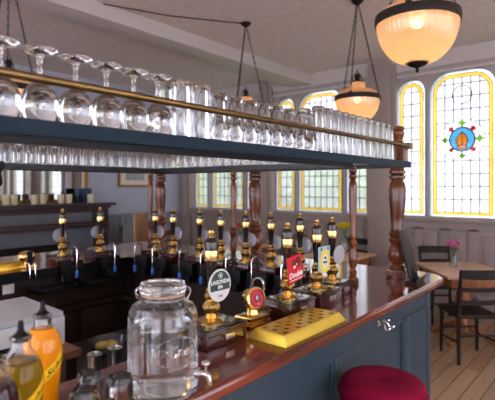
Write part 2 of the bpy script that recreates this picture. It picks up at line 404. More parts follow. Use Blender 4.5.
for k, c in enumerate(UC):
    root = struct(empty('window_%d' % (k+1), (XW, c, SILL)))
    TI = Matrix.Translation((-XW, -c, -SILL))
    G = TI @ MW
    for j, (kk, lc, w, zt, r) in enumerate([l for l in lights if l[0] == k]):
        D = .09
        # sash frame lining the opening
        me = fill2d([arch(lc, w, SILL, zt, r), arch(lc, w-.016, SILL+.008, zt-.008, r-.008)], .05)
        MB().flat(me, G @ Matrix.Translation((0,0,D))).build('window_frame', M['mull'], root)
        mb = MB()
        i0, i1 = .055, .10
        mb.mi = 0
        mb.flat(fill2d([arch(lc, w-.02, SILL+.01, zt-.01, r-.01), arch(lc, w-2*i0, SILL+i0*.6, zt-i0, max(.02, r-i0))], .004), G @ Matrix.Translation((0,0,D)))
        mb.mi = 1
        mb.flat(fill2d([arch(lc, w-2*i0, SILL+i0*.6, zt-i0, r-i0), arch(lc, w-2*i1, SILL+i1*.75, zt-i1, max(.02, r-i1))], .004), G @ Matrix.Translation((0,0,D)))
        mb.mi = 0
        inner = arch(lc, w-2*i1, SILL+i1*.75, zt-i1, max(.02, r-i1))
        if k == 0 and j == 0:
            cz = 2.24; RR = .275
            mb.flat(fill2d([inner, circ(lc, cz, RR, RR)], .004), G @ Matrix.Translation((0,0,D)))
            blue = circ(lc, cz, .157)
            mitre = [(lc+a, cz-.015+b) for a, b in ((-.058,-.11),(.058,-.11),(.05,-.06),(.072,-.01),(.062,.04),(.03,.085),(0,.112),(-.03,.085),(-.062,.04),(-.072,-.01),(-.05,-.06))]
            pet = []
            mb.mi = 3; mb.flat(fill2d([blue, mitre], .004), G @ Matrix.Translation((0,0,D)))
            mb.mi = 5; mb.flat(fill2d([mitre], .004), G @ Matrix.Translation((0,0,D)))
            ring = [circ(lc, cz, RR), circ(lc, cz, .157)]
            lob = []
            for q in range(4):
                a = q*PI/2
                lob.append((2, [(lc+.213*math.cos(a)+(.056 if e%2==0 else .027)*math.cos(a+PI/4*e), cz+.213*math.sin(a)+(.056 if e%2==0 else .027)*math.sin(a+PI/4*e)) for e in range(8)]))
                a += PI/4
                lob.append((4, circ(lc+.192*math.cos(a), cz+.192*math.sin(a), .032, .032, 12)))
            mb.mi = 0; mb.flat(fill2d(ring+[l for _, l in lob], .004), G @ Matrix.Translation((0,0,D)))
            for mi, l in lob:
                mb.mi = mi; mb.flat(fill2d([l], .004), G @ Matrix.Translation((0,0,D)))
        else:
            mb.flat(fill2d([inner], .004), G @ Matrix.Translation((0,0,D)))
        mb.build('window_pane', [M['pane'], M['paneyel'], M['panegrn'], M['paneblu'], M['panered'], M['paneorg']], root, fix=False)
        # leading
        mb = MB()
        for a, b_ in ((i0-.003, i0+.003), (i1-.003, i1+.003)):
            mb.flat(fill2d([arch(lc, w-2*a, SILL+a*.68, zt-a, r-a+.001), arch(lc, w-2*b_, SILL+b_*.68, zt-b_, r-b_)], .01), G @ Matrix.Translation((0,0,D)))
        nv = 2 if w < .5 else 5
        segs = []
        iw = w-2*i1
        for q in range(1, nv+1) if w > .5 else range(1, 2):
            u = lc-iw/2+iw*q/(nv+1 if w > .5 else 2)
            segs.append(((u, SILL+.06), (u, top_at(u, lc, w, zt, r)-i1)))
        nh = 10
        for q in range(1, nh+1):
            z = SILL+.07+(zt-SILL-.2)*q/(nh+.3)
            hw = iw/2
            dz = z-(zt-i1-(r-i1))
            if dz > 0: hw = iw/2-(r-i1)+math.sqrt(max(0, (r-i1)**2-dz*dz))
            segs.append(((lc-hw, z), (lc+hw, z)))
        if k == 0 and j == 0:                      # break the grid round the medallion and roundel
            s2 = []
            for (x0,z0),(x1,z1) in segs:
                n = 24; run = None
                for q in range(n):
                    a = ((x0+(x1-x0)*q/n), (z0+(z1-z0)*q/n)); b2 = ((x0+(x1-x0)*(q+1)/n), (z0+(z1-z0)*(q+1)/n))
                    mx_, mz_ = (a[0]+b2[0])/2-lc, (a[1]+b2[1])/2-2.24
                    if math.hypot(mx_, mz_) > .275:
                        run = (run[0], b2) if run else (a, b2)
                    elif run: s2.append(run); run = None
                if run: s2.append(run)
            segs = s2
        bars(mb, segs, .011, -.004+D, .004+D, G)
        if w > .5:
            cz = 2.82
            mb.flat(fill2d([circ(lc, cz, .125), circ(lc, cz, .115)], .01), G @ Matrix.Translation((0,0,D)))
        if k == 0 and j == 0:
            for rr, ww in ((.275,.003), (.157,.009)):
                mb.flat(fill2d([circ(lc, 2.24, rr+ww), circ(lc, 2.24, rr-ww)], .01), G @ Matrix.Translation((0,0,D)))
            for q in range(4):
                a = q*PI/2
                p, p2 = [[(lc+.213*math.cos(a)+q_*(1.0 if e%2==0 else .5)*math.cos(a+PI/4*e), 2.24+.213*math.sin(a)+q_*(1.0 if e%2==0 else .5)*math.sin(a+PI/4*e)) for e in range(8)] for q_ in (.061,.054)]
                mb.flat(fill2d([p, p2], .01), G @ Matrix.Translation((0,0,D)))
                for da in (PI/8+.06, -PI/8-.06):
                    p = circ(lc+.215*math.cos(a+da), 2.24+.215*math.sin(a+da), .034, .034, 12); p2 = circ(lc+.215*math.cos(a+da), 2.24+.215*math.sin(a+da), .029, .029, 12)
                    mb.flat(fill2d([p, p2], .01), G @ Matrix.Translation((0,0,D)))
            bars(mb, [(mitre[e], mitre[(e+1)%len(mitre)]) for e in range(len(mitre))]+[((lc-.05,2.165),(lc+.05,2.165)),((lc,2.17),(lc,2.33))], .008, D-.005, D+.005, G)
        mb.build('window_leading', M['lead'], root)
    # sill board
    MB().box((-.07,-1.0,-.05),(.19,1.0,-.003),.008).build('window_sill', M['panel'], root)
    # mullion faces
    mb = MB()
    for s in (-1, 1): mb.box((-.012, s*.4325-.01, 0),(.0, s*.4325+.01, 1.7))
    mb.build('window_mullion', M['mull'], root)
    pl = bpy.data.lights.new('window_area_light', 'AREA'); pl.shape = 'RECTANGLE'; pl.size = 1.95; pl.size_y = 1.7; pl.cycles.is_portal = True
    lo = bpy.data.objects.new('daylight_portal', pl); COL.objects.link(lo); lo.location = (XW+.21, c, (SILL+ZW)/2); lo.rotation_euler = (0, PI/2, 0)

n = 5
for hs, MM, name in ((hol2, MS, 's'), (hol3, ML, 'w')):
    for h in hs:
        x0, z0 = h[0]; x1, z1 = h[2]
        d = .1 if name == 's' else -.1
        root = struct(empty('window_%d' % n, (0,0,0))); n += 1  # unseen window behind the camera, added to let more light in
        MB().flat(fill2d([rect(x0,z0,x1,z1), rect(x0+.05,z0+.05,x1-.05,z1-.05)], .06), MM @ Matrix.Translation((0,0,d))).build('window_frame', M['panel'], root)
        MB().flat(fill2d([rect(x0+.02,z0+.02,x1-.02,z1-.02)], .006), MM @ Matrix.Translation((0,0,d))).build('window_pane', M['pane'], root)
        mb = MB(); g = []
        for q in (1, 2, 3): g.append(((x0+(x1-x0)*q/4, z0), (x0+(x1-x0)*q/4, z1)))
        for q in (1, 2, 3): g.append(((x0, z0+(z1-z0)*q/4), (x1, z0+(z1-z0)*q/4)))
        bars(mb, g, .03, d-.015, d+.015, MM); mb.build('window_bars', M['panel'], root)
        L_ = bpy.data.lights.new('window_area_light', 'AREA'); L_.shape = 'RECTANGLE'; L_.size = 2.4; L_.size_y = 2.4  # area light added outside each rear window to boost the room's light
        L_.energy = 38 if name == 's' else 48; L_.color = (.93,.96,1)
        lo = bpy.data.objects.new('window_area_light', L_); COL.objects.link(lo)
        if name == 's': lo.location = ((x0+x1)/2, YN-.35, (z0+z1)/2); lo.rotation_euler = (PI/2, 0, 0)
        else: lo.location = (XN-.35, (x0+x1)/2, (z0+z1)/2); lo.rotation_euler = (0, -PI/2, 0)

# east wall: dado panelling, piers, cornice
mb = MB()
y = -1.6
mb.box((XW-.03, YN, 1.06), (XW, YF, 1.17)).box((XW-.03, YN, .0), (XW, YF, .22)).box((XW-.045, YN, 1.155), (XW, YF, 1.18), .006)
step = .345
k = 0
while y < YF-.1:
    mb.box((XW-.03, y, .2), (XW, y+.12, 1.08)); 
    mb.box((XW-.018, y+.16, .27), (XW, y+step-.04, 1.01), .008)
    y += step
mb.build('trim_1', M['panel']); struct(COL.objects['trim_1'])
mb = MB()
for y0, y1 in ((2.56, 2.98), (4.70, 4.94), (6.68, 6.9), (.42,.84)):
    mb.box((XW-.16, y0+.05, 0), (XW-.001, y1-.05, H-.02), .006).box((XW-.08, y0, 0), (XW, y1, H-.02), .006)
mb.build('trim_2', M['panel']); struct(COL.objects['trim_2'])
mb = MB()
mb.prism([(0,0),(0,-.17),(-.02,-.17),(-.03,-.13),(-.08,-.06),(-.11,-.03),(-.12,0)], YN, YF, M=Matrix(((1,0,0,XW),(0,0,1,0),(0,1,0,H),(0,0,0,1))))
mb.box((XW-.03, YN, H-.26), (XW, YF, H-.23), .004)
struct(mb.build('trim_3', M['beam']))
# ceiling beam and north wall dado
struct(MB().box((XN, 3.94, H-.15), (XW, 4.30, H+.01), .004).build('trim_4', M['beam']))
mb = MB().box((XN, YF-.03, 0), (XW, YF, 1.12)).box((XN, YF-.05, 1.11), (XW, YF, 1.155), .006)
x = 4.5
while x < 6.3:
    mb.box((x, YF-.038, .15), (x+.005, YF-.029, 1.1)); mb.box((x+.01, YF-.036, .15), (x+.11, YF-.029, 1.1), .003); x += .12
struct(mb.build('trim_5', M['greyblue']))

# ------------------------------------------------------------------ bar counter (U-shaped)
bar = thing('bar_counter', 'U-shaped bar counter with polished mahogany top and teal panelled front', 'bar counter')
def ccorner(cx, cy, r, a0, a1, n=10): return [(cx+r*math.cos(a0+(a1-a0)*i/n), cy+r*math.sin(a0+(a1-a0)*i/n)) for i in range(n+1)]
YO, YI, XI, XO, YFI, YFO = .87, 1.230, 2.222, 3.04, 3.021, 3.78
out = [(-.3, .62), (.25, .62), (.62, YO)] + ccorner(XO-.2, YO+.2, .2, -PI/2, 0) + ccorner(XO-.2, YFO-.2, .2, 0, PI/2) + [(.3,YFO),(.3,YFI),(XI,YFI),(XI,YI),(-.3,YI)]
def inset(poly, d):
    res = []; n = len(poly)
    for i in range(n):
        p0, p1, p2 = Vector(poly[i-1]), Vector(poly[i]), Vector(poly[(i+1) % n])
        e1 = (p1-p0).normalized(); e2 = (p2-p1).normalized()
        n1 = Vector((-e1.y, e1.x)); n2 = Vector((-e2.y, e2.x)); m = (n1+n2)
        m = m/max(.3, m.length_squared)*2
        res.append(tuple(p1+m*d))
    return res
ct_ = MB(); prev = None; first = None
for dz, off in ((-.042,.011),(-.038,.004),(-.032,.0),(-.013,.0),(-.006,.003),(-.002,.008),(0,.014)):
    rg = [ct_.bm.verts.new((x,y,CT+dz)) for x, y in (inset(out, off) if off else out)]
    if prev:
        for i in range(len(rg)): ct_._face([prev[i], prev[(i+1)%len(rg)], rg[(i+1)%len(rg)], rg[i]], True)
    else: first = rg
    prev = rg
caps = [ct_._face(list(reversed(first))), ct_._face(prev)]
ct_.bm.normal_update()
bmesh.ops.triangulate(ct_.bm, faces=caps, ngon_method='EAR_CLIP')
ct_.build('countertop', M['mahog'], bar, angle=14)
MB().box((.3, YFI-.0035, CT-.06), (XI, YFI-.0003, CT-.003)).box((XI-.0035, YI+.001, CT-.06), (XI-.0003, YFI-.004, CT-.003)).build('inner_edge_strip', M['black'], bar)  # black strip added to make the counter's inner lip dark
# carcass front with recessed panels
YP = .97; XP = 2.93
mb = MB()
mb.box((.3, YP+.018, .1), (XP-.03, YI-.04, CT-.043))
mb.box((.3, YP, .90), (XP-.04, YP+.03, CT-.043), .003).box((.3, YP, .1), (XP-.04, YP+.03, .26), .003)
for a, b in ((.3,.42),(1.0,1.1),(1.76,1.82),(2.53,2.62)): mb.box((a, YP, .25), (b, YP+.03, .91), .003)
mb.box((2.62, YP, .25), (XP-.05, YP+.03, .91))
mb.box((XP-.055, YP-.006, .1), (XP+.0, YP+.05, CT-.043), .008)
mb.box((.3, YP-.015, 0), (XP+.01, YI-.04, .11), .004)
mb.box((.3, YP-.03, CT-.065), (XP, YP+.03, CT-.043), .006)
mb.build('front_panel', M['teal'], bar)
mb = MB()
for x0, x1 in ((.42,1.0),(1.1,1.76),(1.82,2.53)):
    for a, b in (((x0,.26),(x1,.278)), ((x0,.882),(x1,.90)), ((x0,.278),(x0+.018,.882)), ((x1-.018,.278),(x1,.882))):
        mb.box((a[0], YP+.006, a[1]), (b[0], YP+.02, b[1]), .003)
mb.build('panel_moulding', M['teal'], bar)
mb = MB().box((2.3, YI-.039, 0), (XP, YFO-.1, CT-.043)).box((.35, YFI+.1, 0), (2.3, YFO-.1, CT-.043))
for yy in (1.4, 2.0, 2.6, 3.2): mb.box((XP-.01, yy, .2), (XP+.012, yy+.1, CT-.05), .003)
mb.build('end_panel', M['teal'], bar)
# staff side: dark cupboards and shelf
mb = MB().box((.36, YFI+.06, .0), (2.28, YFI+.1, CT-.043)).box((2.25, YI+.02, 0), (2.299, YFI+.09, CT-.043))
for x in (.5, .95, 1.4, 1.85): mb.box((x, YFI+.04, .1), (x+.4, YFI+.062, .74), .005)
for y in (1.35, 1.8, 2.3): mb.box((2.23, y, .1), (2.252, y+.4, .74), .005)
mb.box((.36, YFI-.02, .77), (2.2, YFI+.07, .80)).box((2.15, YI+.02, .77), (2.26, YFI+.02, .80))
mb.box((.3, YI-.04, 0), (2.28, YI-.012, CT-.043)) 
mb.build('staff_side_panel', M['darkwood'], bar)
for x, w in ((1.58,.13),(1.90,.13)):
    mb = MB(); mb.prism([(-w,-.16),(w,-.16),(w,.02),(-w,.02)], .945, .955); mb.box((-w,-.17,.945),(w,-.155,.975),.003)
    mb.box((-w,-.17,.945),(-w+.012,.02,.975)).box((w-.012,-.17,.945),(w,.02,.975))
    q = mb.build('drip_shelf', M['black'], bar, (x, YFI+.02, 0))
for x, z in ((1.34,.97),(1.74,.99),(2.08,.97)):
    MB().box((-.035,-.003,-.03),(.035,.003,.03),.001).build('price_card', M['card'], bar, (x, YFI+.055, z))
# double hook on the panel
mb = MB()
mb.box((-.03,-.006,-.016),(.03,0,.016),.003)
for s in (-1, 1):
    mb.tube([(s*.014,-.004,.0),(s*.018,-.022,.004),(s*.024,-.036,-.006),(s*.026,-.042,-.02),(s*.026,-.05,-.026),(s*.026,-.058,-.018)], .0055, 8)
    mb.ball((s*.026,-.06,-.014), .009, 1)
mb.tube([(0,-.004,.008),(0,-.03,.02),(0,-.045,.02)], .005, 8).ball((0,-.047,.02), .008, 1)
q = mb.build('coat_hook', M['chrome'], bar, (2.19, YP-.001, .955)); q['label'] = 'small chrome double hook'

# ------------------------------------------------------------------ overhead glass shelf
gan = thing('overhead_glass_shelf', 'U-shaped overhead glass shelf on turned wooden posts with teal edge and brass rail', 'glass shelf', (0,0,0))
SY0, SY1, SX1, SX0, SFY0, SFY1, SL = 1.03, 1.235, 2.80, 2.38, 2.88, 3.30, -.2
MB().box((SL, SY0, ST0), (SX1-.02, SY0+.022, ST1), .002).build('front_edge', M['fascia'], gan)
mb = MB().box((SL, SY1-.02, ST0-.004), (SX0+.02, SY1, ST1-.012))
mb.box((SX0, SY1, ST0-.004), (SX0+.02, SFY0, ST1-.012)).box((.2, SFY0, ST0-.004), (SX0+.02, SFY0+.02, ST1-.012))
mb.box((.2, SFY1-.02, ST0), (SX1, SFY1, ST1)).box((SX1-.022, SY0+.05, ST0), (SX1, SFY1-.02, ST1))
mb.build('dark_edge', M['darkteal'], gan)
mb = MB().box((SL, SY0+.023, ST1-.018), (SX0, SY1-.021, ST1-.006)).box((SX0+.021, SY0+.06, ST1-.018), (SX1-.023, SFY0+.02, ST1-.006)).box((.2, SFY0+.021, ST1-.018), (SX1-.023, SFY1-.021, ST1-.006))
mb.build('glass_sheet', M['glass'], gan)
def post_prof(z0, z1, r):
    h = z1-z0
    P = [(.0,0),(1.25,.0),(1.25,.06),(.9,.07),(1.1,.085),(1.1,.11),(.72,.125),(1.15,.16),(1.3,.20),(1.2,.25),(.86,.30),(1.0,.32),(1.28,.345),(.9,.37),(1.2,.395),(.9,.42),
         (.78,.46),(.95,.56),(1.15,.70),(1.2,.80),(1.05,.86),(.72,.885),(1.15,.905),(1.15,.925),(.8,.935),(1.15,.95),(1.15,.97),(.9,.98),(1.0,1.0),(0,1.0)]
    return [(r*a, z0+h*b) for a, b in P]
thick = [(2.735,1.095),(2.735,2.18),(2.74,3.26)]
thin = [(2.40,1.215),(2.42,2.12),(2.40,2.98)]
for i, (x, y) in enumerate(thick):
    mb = MB().lathe(post_prof(0, ST0-CT, .042), 24, (x,y,CT))
    mb.box((x-.05,y-.05,CT), (x+.05,y+.05,CT+.05), .006)
    if i == 0: mb.box((x-.04,y-.05,ST0), (x+.045,y+.045,ST1+.10), .004)
    p = mb.build('thick_post', M['post'], gan)
    if i == 0:
        MB().lathe([(0,0),(.036,0),(.04,.012),(.028,.022),(.03,.034),(.040,.052),(.042,.07),(.034,.083),(.042,.092),(.040,.104),(.02,.112),(0,.114)], 20, (x,y,ST1+.10)).build('finial', M['post'], p)
for x, y in thin:
    mb = MB().lathe(post_prof(0, ST0-CT, .019), 18, (x,y,CT)); mb.box((x-.024,y-.024,CT), (x+.024,y+.024,CT+.03), .003)
    mb.build('thin_post', M['post'], gan)
RZ = 1.863
MB().tube([(SL,SY0-.0,RZ),(SX1-.06,SY0-.0,RZ)], .0105, 14).build('brass_rail', M['rail'], gan)
mb = MB()
for x in (-.1,): mb.tube([(x,SY0+.008,ST1-.002),(x,SY0,RZ)], .006, 10)
mb.box((SX1-.075, SY0-.012, RZ-.018), (SX1-.015, SY0+.02, RZ+.018), .004)
mb.build('rail_bracket', M['rail'], gan)
mb = MB().tube([(1.18,SFY0+.0,RZ),(1.18,SFY0,ST1-.02)], .008, 8)
mb.box((1.14,SFY0-.03,ST0-.012),(1.22,SFY0+.03,ST1),.004).lathe([(0,-.11),(.03,-.11),(.04,-.09),(.03,-.03),(.045,-.012),(.045,0),(0,0)],16,(1.18,SFY0,ST0))
mb.build('shelf_bracket', M['iron'], gan)

# ------------------------------------------------------------------ glasses
def glass_mesh(name, outer, inner, seg=24, flute=None):
    mb = MB(); mb.lathe(outer+list(reversed(inner)), seg, flute=flute)
    o = mb.build(name, M['glass'], angle=40); return o
# wine goblet standing on its rim
def wine():
    outer = [(.0375,0),(.0408,.016),(.0435,.036),(.0438,.052),(.0415,.072),(.035,.088),(.022,.101),(.0095,.109),(.006,.12),(.0056,.152),(.0075,.166),(.016,.175),(.0405,.1815),(.0424,.185),(.0405,.188),(0,.1885)]
    inner = [(.0364,0),(.0396,.016),(.0422,.036),(.0425,.052),(.0402,.071),(.0335,.0868),(.020,.0985),(0,.1035)]
    return glass_mesh('wine_glass', outer, inner, 28)
def tumbler(name, h, r0, r1, base=.012, seg=22):
    t = .0017
    if name == 'pint_glass':
        outer = [(r0-.002,0),(r0-.001,h*.12),(r0-.0005,h*.17),(r0+.0026,h*.23),(r0-.0015,h*.30),(r0*.45+r1*.55,h*.55),(r1+.0006,h*.88),(r1,h-.005),(r1-.003,h),(r1-.007,h-.0008),(r1-.012,h-.005),(0,h-.0055)]
        inner = [(max(0,r-t-(.001 if z > h*.5 else 0)), z*.93) for r, z in outer[:7]]+[(r1-t-.003,h-.02),(0,h-.021)]
        return glass_mesh(name, outer, inner, seg)
    outer = [(r0,0),(r0*.5+r1*.5+.0005,h*.5),(r1+.0006,h*.86),(r1,h-.005),(r1-.003,h),(r1-.007,h-.0008),(r1-.012,h-.005),(0,h-.0055)]
    inner = [(r0-t,0),(r0*.5+r1*.5-t,h*.5),(r1-t,h*.86),(r1-t-.002,h-base),(0,h-base-.001)]
    return glass_mesh(name, outer, inner, seg)
def fluted(name, h, r0, r1):
    return glass_mesh(name, [(r0,0),(r0*.98,h*.3),(r1+.001,h-.008),(r1-.002,h),(r1-.006,h-.001),(r1-.010,h-.006),(0,h-.007)], [(r0-.002,0),(r0*.98-.0025,h*.3),(r1-.0025,h-.018),(0,h-.019)], 40)
protos = {}
def place(kind, maker, loc, label, cat, group):
    if kind not in protos: o = protos[kind] = maker()
    else: o = protos[kind].copy(); COL.objects.link(o)
    o.location = loc; o.rotation_euler.z = random.uniform(0, 6)
    tag(o, label, cat, group); return o
ZS = ST1-.005
wx = [.378,.468,.561,.656,.748,.839,.928]
Wn = [ORD[i+1] for i in range(9)]
for i, x in enumerate(wx):
    lab = ('upturned wine goblet on the overhead shelf, %s from the photo\'s left edge' % Wn[i]) if i else 'upturned wine goblet nearest the photo\'s left edge, partly cut off'
    place('wine', wine, (x, 1.118, ZS), lab, 'wine glass', 'upturned wine goblets on the overhead shelf')
nonic = lambda: tumbler('pint_glass', .168, .0378, .0305)
sleeve = lambda: tumbler('tall_glass', .186, .0385, .033)
tall = lambda: tumbler('pilsner_glass', .212, .036, .030, .02)
x = 1.01; i = 0
G1 = 'upturned glasses along the front of the overhead shelf'
cnt = {'sleeve':0,'pint':0,'tall':0}
talls = []
while x < 2.64:
    k = 'sleeve' if x < 1.17 else ('pint' if x < 1.80 else 'tall')
    cnt[k] += 1; n_ = ORD[cnt[k]]
    if k == 'sleeve':
        place(k, sleeve, (x,1.10,ZS), 'upturned straight beer glass, %s to the right of the wine goblets' % n_, 'beer glass', G1); st = .0815
    elif k == 'pint':
        place(k, nonic, (x,1.094,ZS), 'upturned pint glass behind the brass rail, %s after the taller straight glasses' % n_, 'pint glass', G1); st = .0815
    else:
        talls.append(place(k, tall, (x,1.094,ZS), 'tall beer glass', 'beer glass', G1)); st = .0765
    x += st
for i, o in enumerate(reversed(talls)): o['label'] = 'tall upturned beer glass behind the brass rail, %s before the shelf\'s end post' % ORD[i+1]
x = .98
while x < 2.30:
    k = 'sleeve' if x < 1.17 else ('pint' if x < 1.80 else 'tall')
    fn = {'sleeve':sleeve,'pint':nonic,'tall':tall}[k]
    place(k, fn, (x+.03, 1.177, ZS),
          {'sleeve':'straight beer glass in the second row behind the front glasses, next to the goblets','pint':'pint glass in the second row, half hidden behind the front pint glasses','tall':'tall beer glass in the second row, half hidden behind the front tall glasses'}[k],
          'beer glass', {'sleeve':'second row straight glasses on the overhead shelf','pint':'second row pint glasses on the overhead shelf','tall':'second row tall glasses on the overhead shelf'}[k]); x += .083
half = lambda: tumbler('half_pint_glass', .118, .034, .028, .01, 18)
y = 1.36
while y < 2.80:
    for xx in (2.47, 2.56):
        place('half', half, (xx, y, ZS), 'small upturned glass on the shelf\'s far end side, seen between the near glasses', 'glass', 'small glasses on the cross side of the overhead shelf')
    y += .085
x = 1.0
while x < 2.64:
    for yy in (2.955, 3.045):
        place('half', half, (x, yy, ZS), 'small upturned glass on the far side shelf, seen under the near shelf\'s teal edge', 'glass', 'small glasses on the far side of the overhead shelf')
    x += .078

# ------------------------------------------------------------------ hand pumps
def pump(loc, rz, label, kind, bl=.2, bd=.155):
    root = thing('hand_pump', label, 'beer pump', (loc[0],loc[1],loc[2]+.0008), rz, 'brass and dark wood hand pumps on the bar')
    bh = .066
    b = MB().box((-bl/2,-bd/2,0),(bl/2,bd/2,bh-.012),.004).box((-bl/2-.004,-bd/2-.004,bh-.012),(bl/2+.004,bd/2+.0,bh-.004),.003)
    b.mi = 1; b.box((-bl/2+.004,-bd/2+.004,bh-.0045),(bl/2-.004,bd/2-.004,bh),.001); b = b.build('base_box', [M['mahogbox'],M['boxtop']], root)
    MB().box((-.014,-bd/2-.006,.02),(.03,-bd/2+.001,.04),.001).build('name_plate', M['steel'], b)
    MB().lathe([(0,bh),(.045,bh),(.046,bh+.006),(.036,bh+.012),(.022,bh+.016),(.024,bh+.03),(.031,bh+.042),(.033,bh+.054),(.026,bh+.068),(.017,bh+.076),(.024,bh+.084),(.026,bh+.094),(.018,bh+.104),(.02,bh+.11),(.014,bh+.122),(0,bh+.122)],22).build('brass_pedestal', M['brass'], root)
    z = bh+.118
    h = MB().lathe([(0,z),(.014,z),(.0155,z+.03),(.0195,z+.09),(.024,z+.125),(.025,z+.155),(.023,z+.168),(.014,z+.178),(0,z+.18)],20).build('handle', M['handle'], root)
    MB().lathe([(.0195,z+.098),(.0262,z+.098),(.027,z+.103),(.027,z+.128),(.0262,z+.133),(.0195,z+.133)],22,closed=True).build('brass_band', M['brass'], h)
    MB().lathe([(0,z+.176),(.012,z+.176),(.013,z+.183),(.008,z+.187),(.0115,z+.194),(.0095,z+.202),(0,z+.205)],16).build('brass_finial', M['brass'], h)
    MB().tube([(0,-.012,z+.02),(0,-.034,z+.02)],.006,8).build('clip_bracket', M['chrome'], root)
    # staff-side engine with swan neck
    e = MB().box((-.05,bd/2+.006,-.10),(.05,bd/2+.075,-.045),.008).box((-.074,bd/2+.006,-.05),(.074,bd/2+.068,.034),.006).build('pump_engine', M['black'], root)
    y = bd/2+.05
    pts = [(.0,y,.03)]+[(0,y+.03-.03*math.cos(PI*i/8),.10+.03*math.sin(PI*i/8)) for i in range(9)]+[(0,y+.06,-.03)]
    sp = MB().tube(pts,.0055,10).build('swan_neck', M['chrome'], root)
    MB().lathe([(0,-.075),(.008,-.075),(.011,-.068),(.011,-.032),(.007,-.026),(0,-.026)],12,(0,y+.06,0)).build('nozzle', M['blue'], sp)
    yc = -.040; zc = z+.015
    MX = Matrix(((1,0,0,0),(0,0,-1,yc),(0,1,0,zc),(0,0,0,1)))     # (u,v,d) facing -Y
    if kind == 'green':
        c = MB().flat(fill2d([circ(0,0,.055,.056,36)],.004),MX).build('pump_clip', M['card'], root); c['label'] = 'green and white oval pump clip'
        up = [p for p in circ(0,0,.0465,.0585,48) if p[1] > -.02]; up.sort(key=lambda p: -math.atan2(p[1]+.0,p[0]) if False else math.atan2(p[1],p[0]) % (2*PI) if not (math.atan2(p[1],p[0]) < -PI/2) else 0)
        pts = []
        for i in range(33):
            a = -.35 + (PI+.7)*i/32; pts.append((.0495*math.cos(a), .0505*math.sin(a)))
        MB().flat(fill2d([pts],.001),MX @ Matrix.Translation((0,0,.0026))).build('green_field', M['green'], c)
        mb = MB().flat(text2d('LAGONDA',.0188,bold=.0004),MX @ Matrix.Translation((0,.012,.0036))).flat(text2d('IPA',.017,bold=.0004),MX @ Matrix.Translation((0,-.006,.0036)))
        mb.flat(fill2d([circ(0,.034,.010),circ(0,.034,.0085)],.0008),MX @ Matrix.Translation((0,0,.0036))).flat(fill2d([circ(0,.034,.004)],.0008),MX @ Matrix.Translation((0,0,.0036)))
        mb.build('lettering', M['print_white'], c)
        MB().flat(text2d('5.0%',.013),MX @ Matrix.Translation((0,-.037,.0028))).build('strength_mark', M['green'], c)
    elif kind == 'red':
        RT = MX @ Matrix.Rotation(R(6),4,'Z')
        c = MB().flat(fill2d([rrect(-.056,-.060,.050,.050,.006)],.004),RT).build('pump_clip', M['red'], root); c['label'] = 'red rectangular pump clip with white script'
        mb = MB().flat(text2d('Double',.034,shear=.2,bold=.0006),RT @ Matrix.Translation((0,-.030,.003))).flat(fill2d([rect(-.045,-.052,.045,-.049)],.001),RT @ Matrix.Translation((0,0,.003)))
        mb.flat(fill2d([circ(-.008,.004,.007)],.001),RT @ Matrix.Translation((0,0,.003))).flat(fill2d([circ(.01,.012,.004)],.001),RT @ Matrix.Translation((0,0,.003)))
        mb.build('lettering', M['print_white'], c)
        MB().flat(fill2d([circ(.020,.022,.018,.022)],.001),RT @ Matrix.Translation((0,0,.0028))).flat(fill2d([circ(-.012,.022,.011,.016)],.001),RT @ Matrix.Translation((0,0,.0027))).build('dark_motif', M['darkred'], c)
    elif kind == 'yellow':
        c = MB().flat(fill2d([rrect(-.052,-.05,.05,.066,.005)],.003),MX).build('pump_clip', M['paleblue'], root); c['label'] = 'pale blue pump clip with round yellow badge'
        MB().flat(fill2d([circ(.004,-.004,.043,.055,32),circ(.004,-.004,.026,.034,32)],.001),MX @ Matrix.Translation((0,0,.0022))).build('yellow_ring', M['yellow'], c)
        MB().flat(fill2d([circ(.004,-.004,.026,.034,32)],.001),MX @ Matrix.Translation((0,0,.0022))).build('badge_centre', M['card'], c)
        mb = MB().flat(fill2d([rect(-.014,-.012,.022,-.004)],.001),MX @ Matrix.Translation((0,0,.003))).flat(fill2d([circ(.004,.012,.008,.007)],.001),MX @ Matrix.Translation((0,0,.003)))
        mb.flat(fill2d([[(-.04,.05),(-.03,.062),(-.02,.05)]],.001),MX @ Matrix.Translation((0,0,.003))).flat(fill2d([[(.02,.05),(.03,.062),(.04,.05)]],.001),MX @ Matrix.Translation((0,0,.003)))
        mb.build('dark_motif', M['print_black'], c)
    else:
        c = MB().flat(fill2d([circ(0,0,.052,.047,32)],.004),MX).build('pump_clip', M['clip'], root)
    return root
YPmp = 1.15
pump((1.195,YPmp,CT),0,'hand pump nearest the glass jar, bearing a green and white oval clip','green')
pump((1.663,YPmp,CT),0,'hand pump behind the gold drip tray, bearing a red rectangular clip','red')
pump((1.905,YPmp,CT),0,'hand pump bearing a pale blue clip with a round yellow badge','yellow')
p0 = pump((2.12,1.19,CT),0,'hand pump at the bar\'s corner beside the thin post, with plain clip','plain',.15)
EP = -PI/2   # local -Y -> world +X?  rotate so that local -Y faces +X
rzX = PI/2
ends = [(1.50,'first along the cross side, just behind the corner pump'),(1.71,'second along the cross side, behind the red-clip pump'),(1.91,'third along the cross side, just right of a thin post'),
        (2.125,'fourth along the cross side, just left of a thin post'),(2.325,'fifth along the cross side, second to the left of a thin post'),(2.60,'sixth along the cross side, right of the corner posts'),(2.80,'seventh along the cross side, standing before the corner posts')]
proto = None
for i, (y, d) in enumerate(ends):
    lab = 'hand pump %s' % d
    if proto is None: proto = pump((2.30,y,CT), rzX, lab, 'plain', .165)
    else:
        q = dup(proto); q.location = (2.30,y,CT+.0008); q['label'] = lab
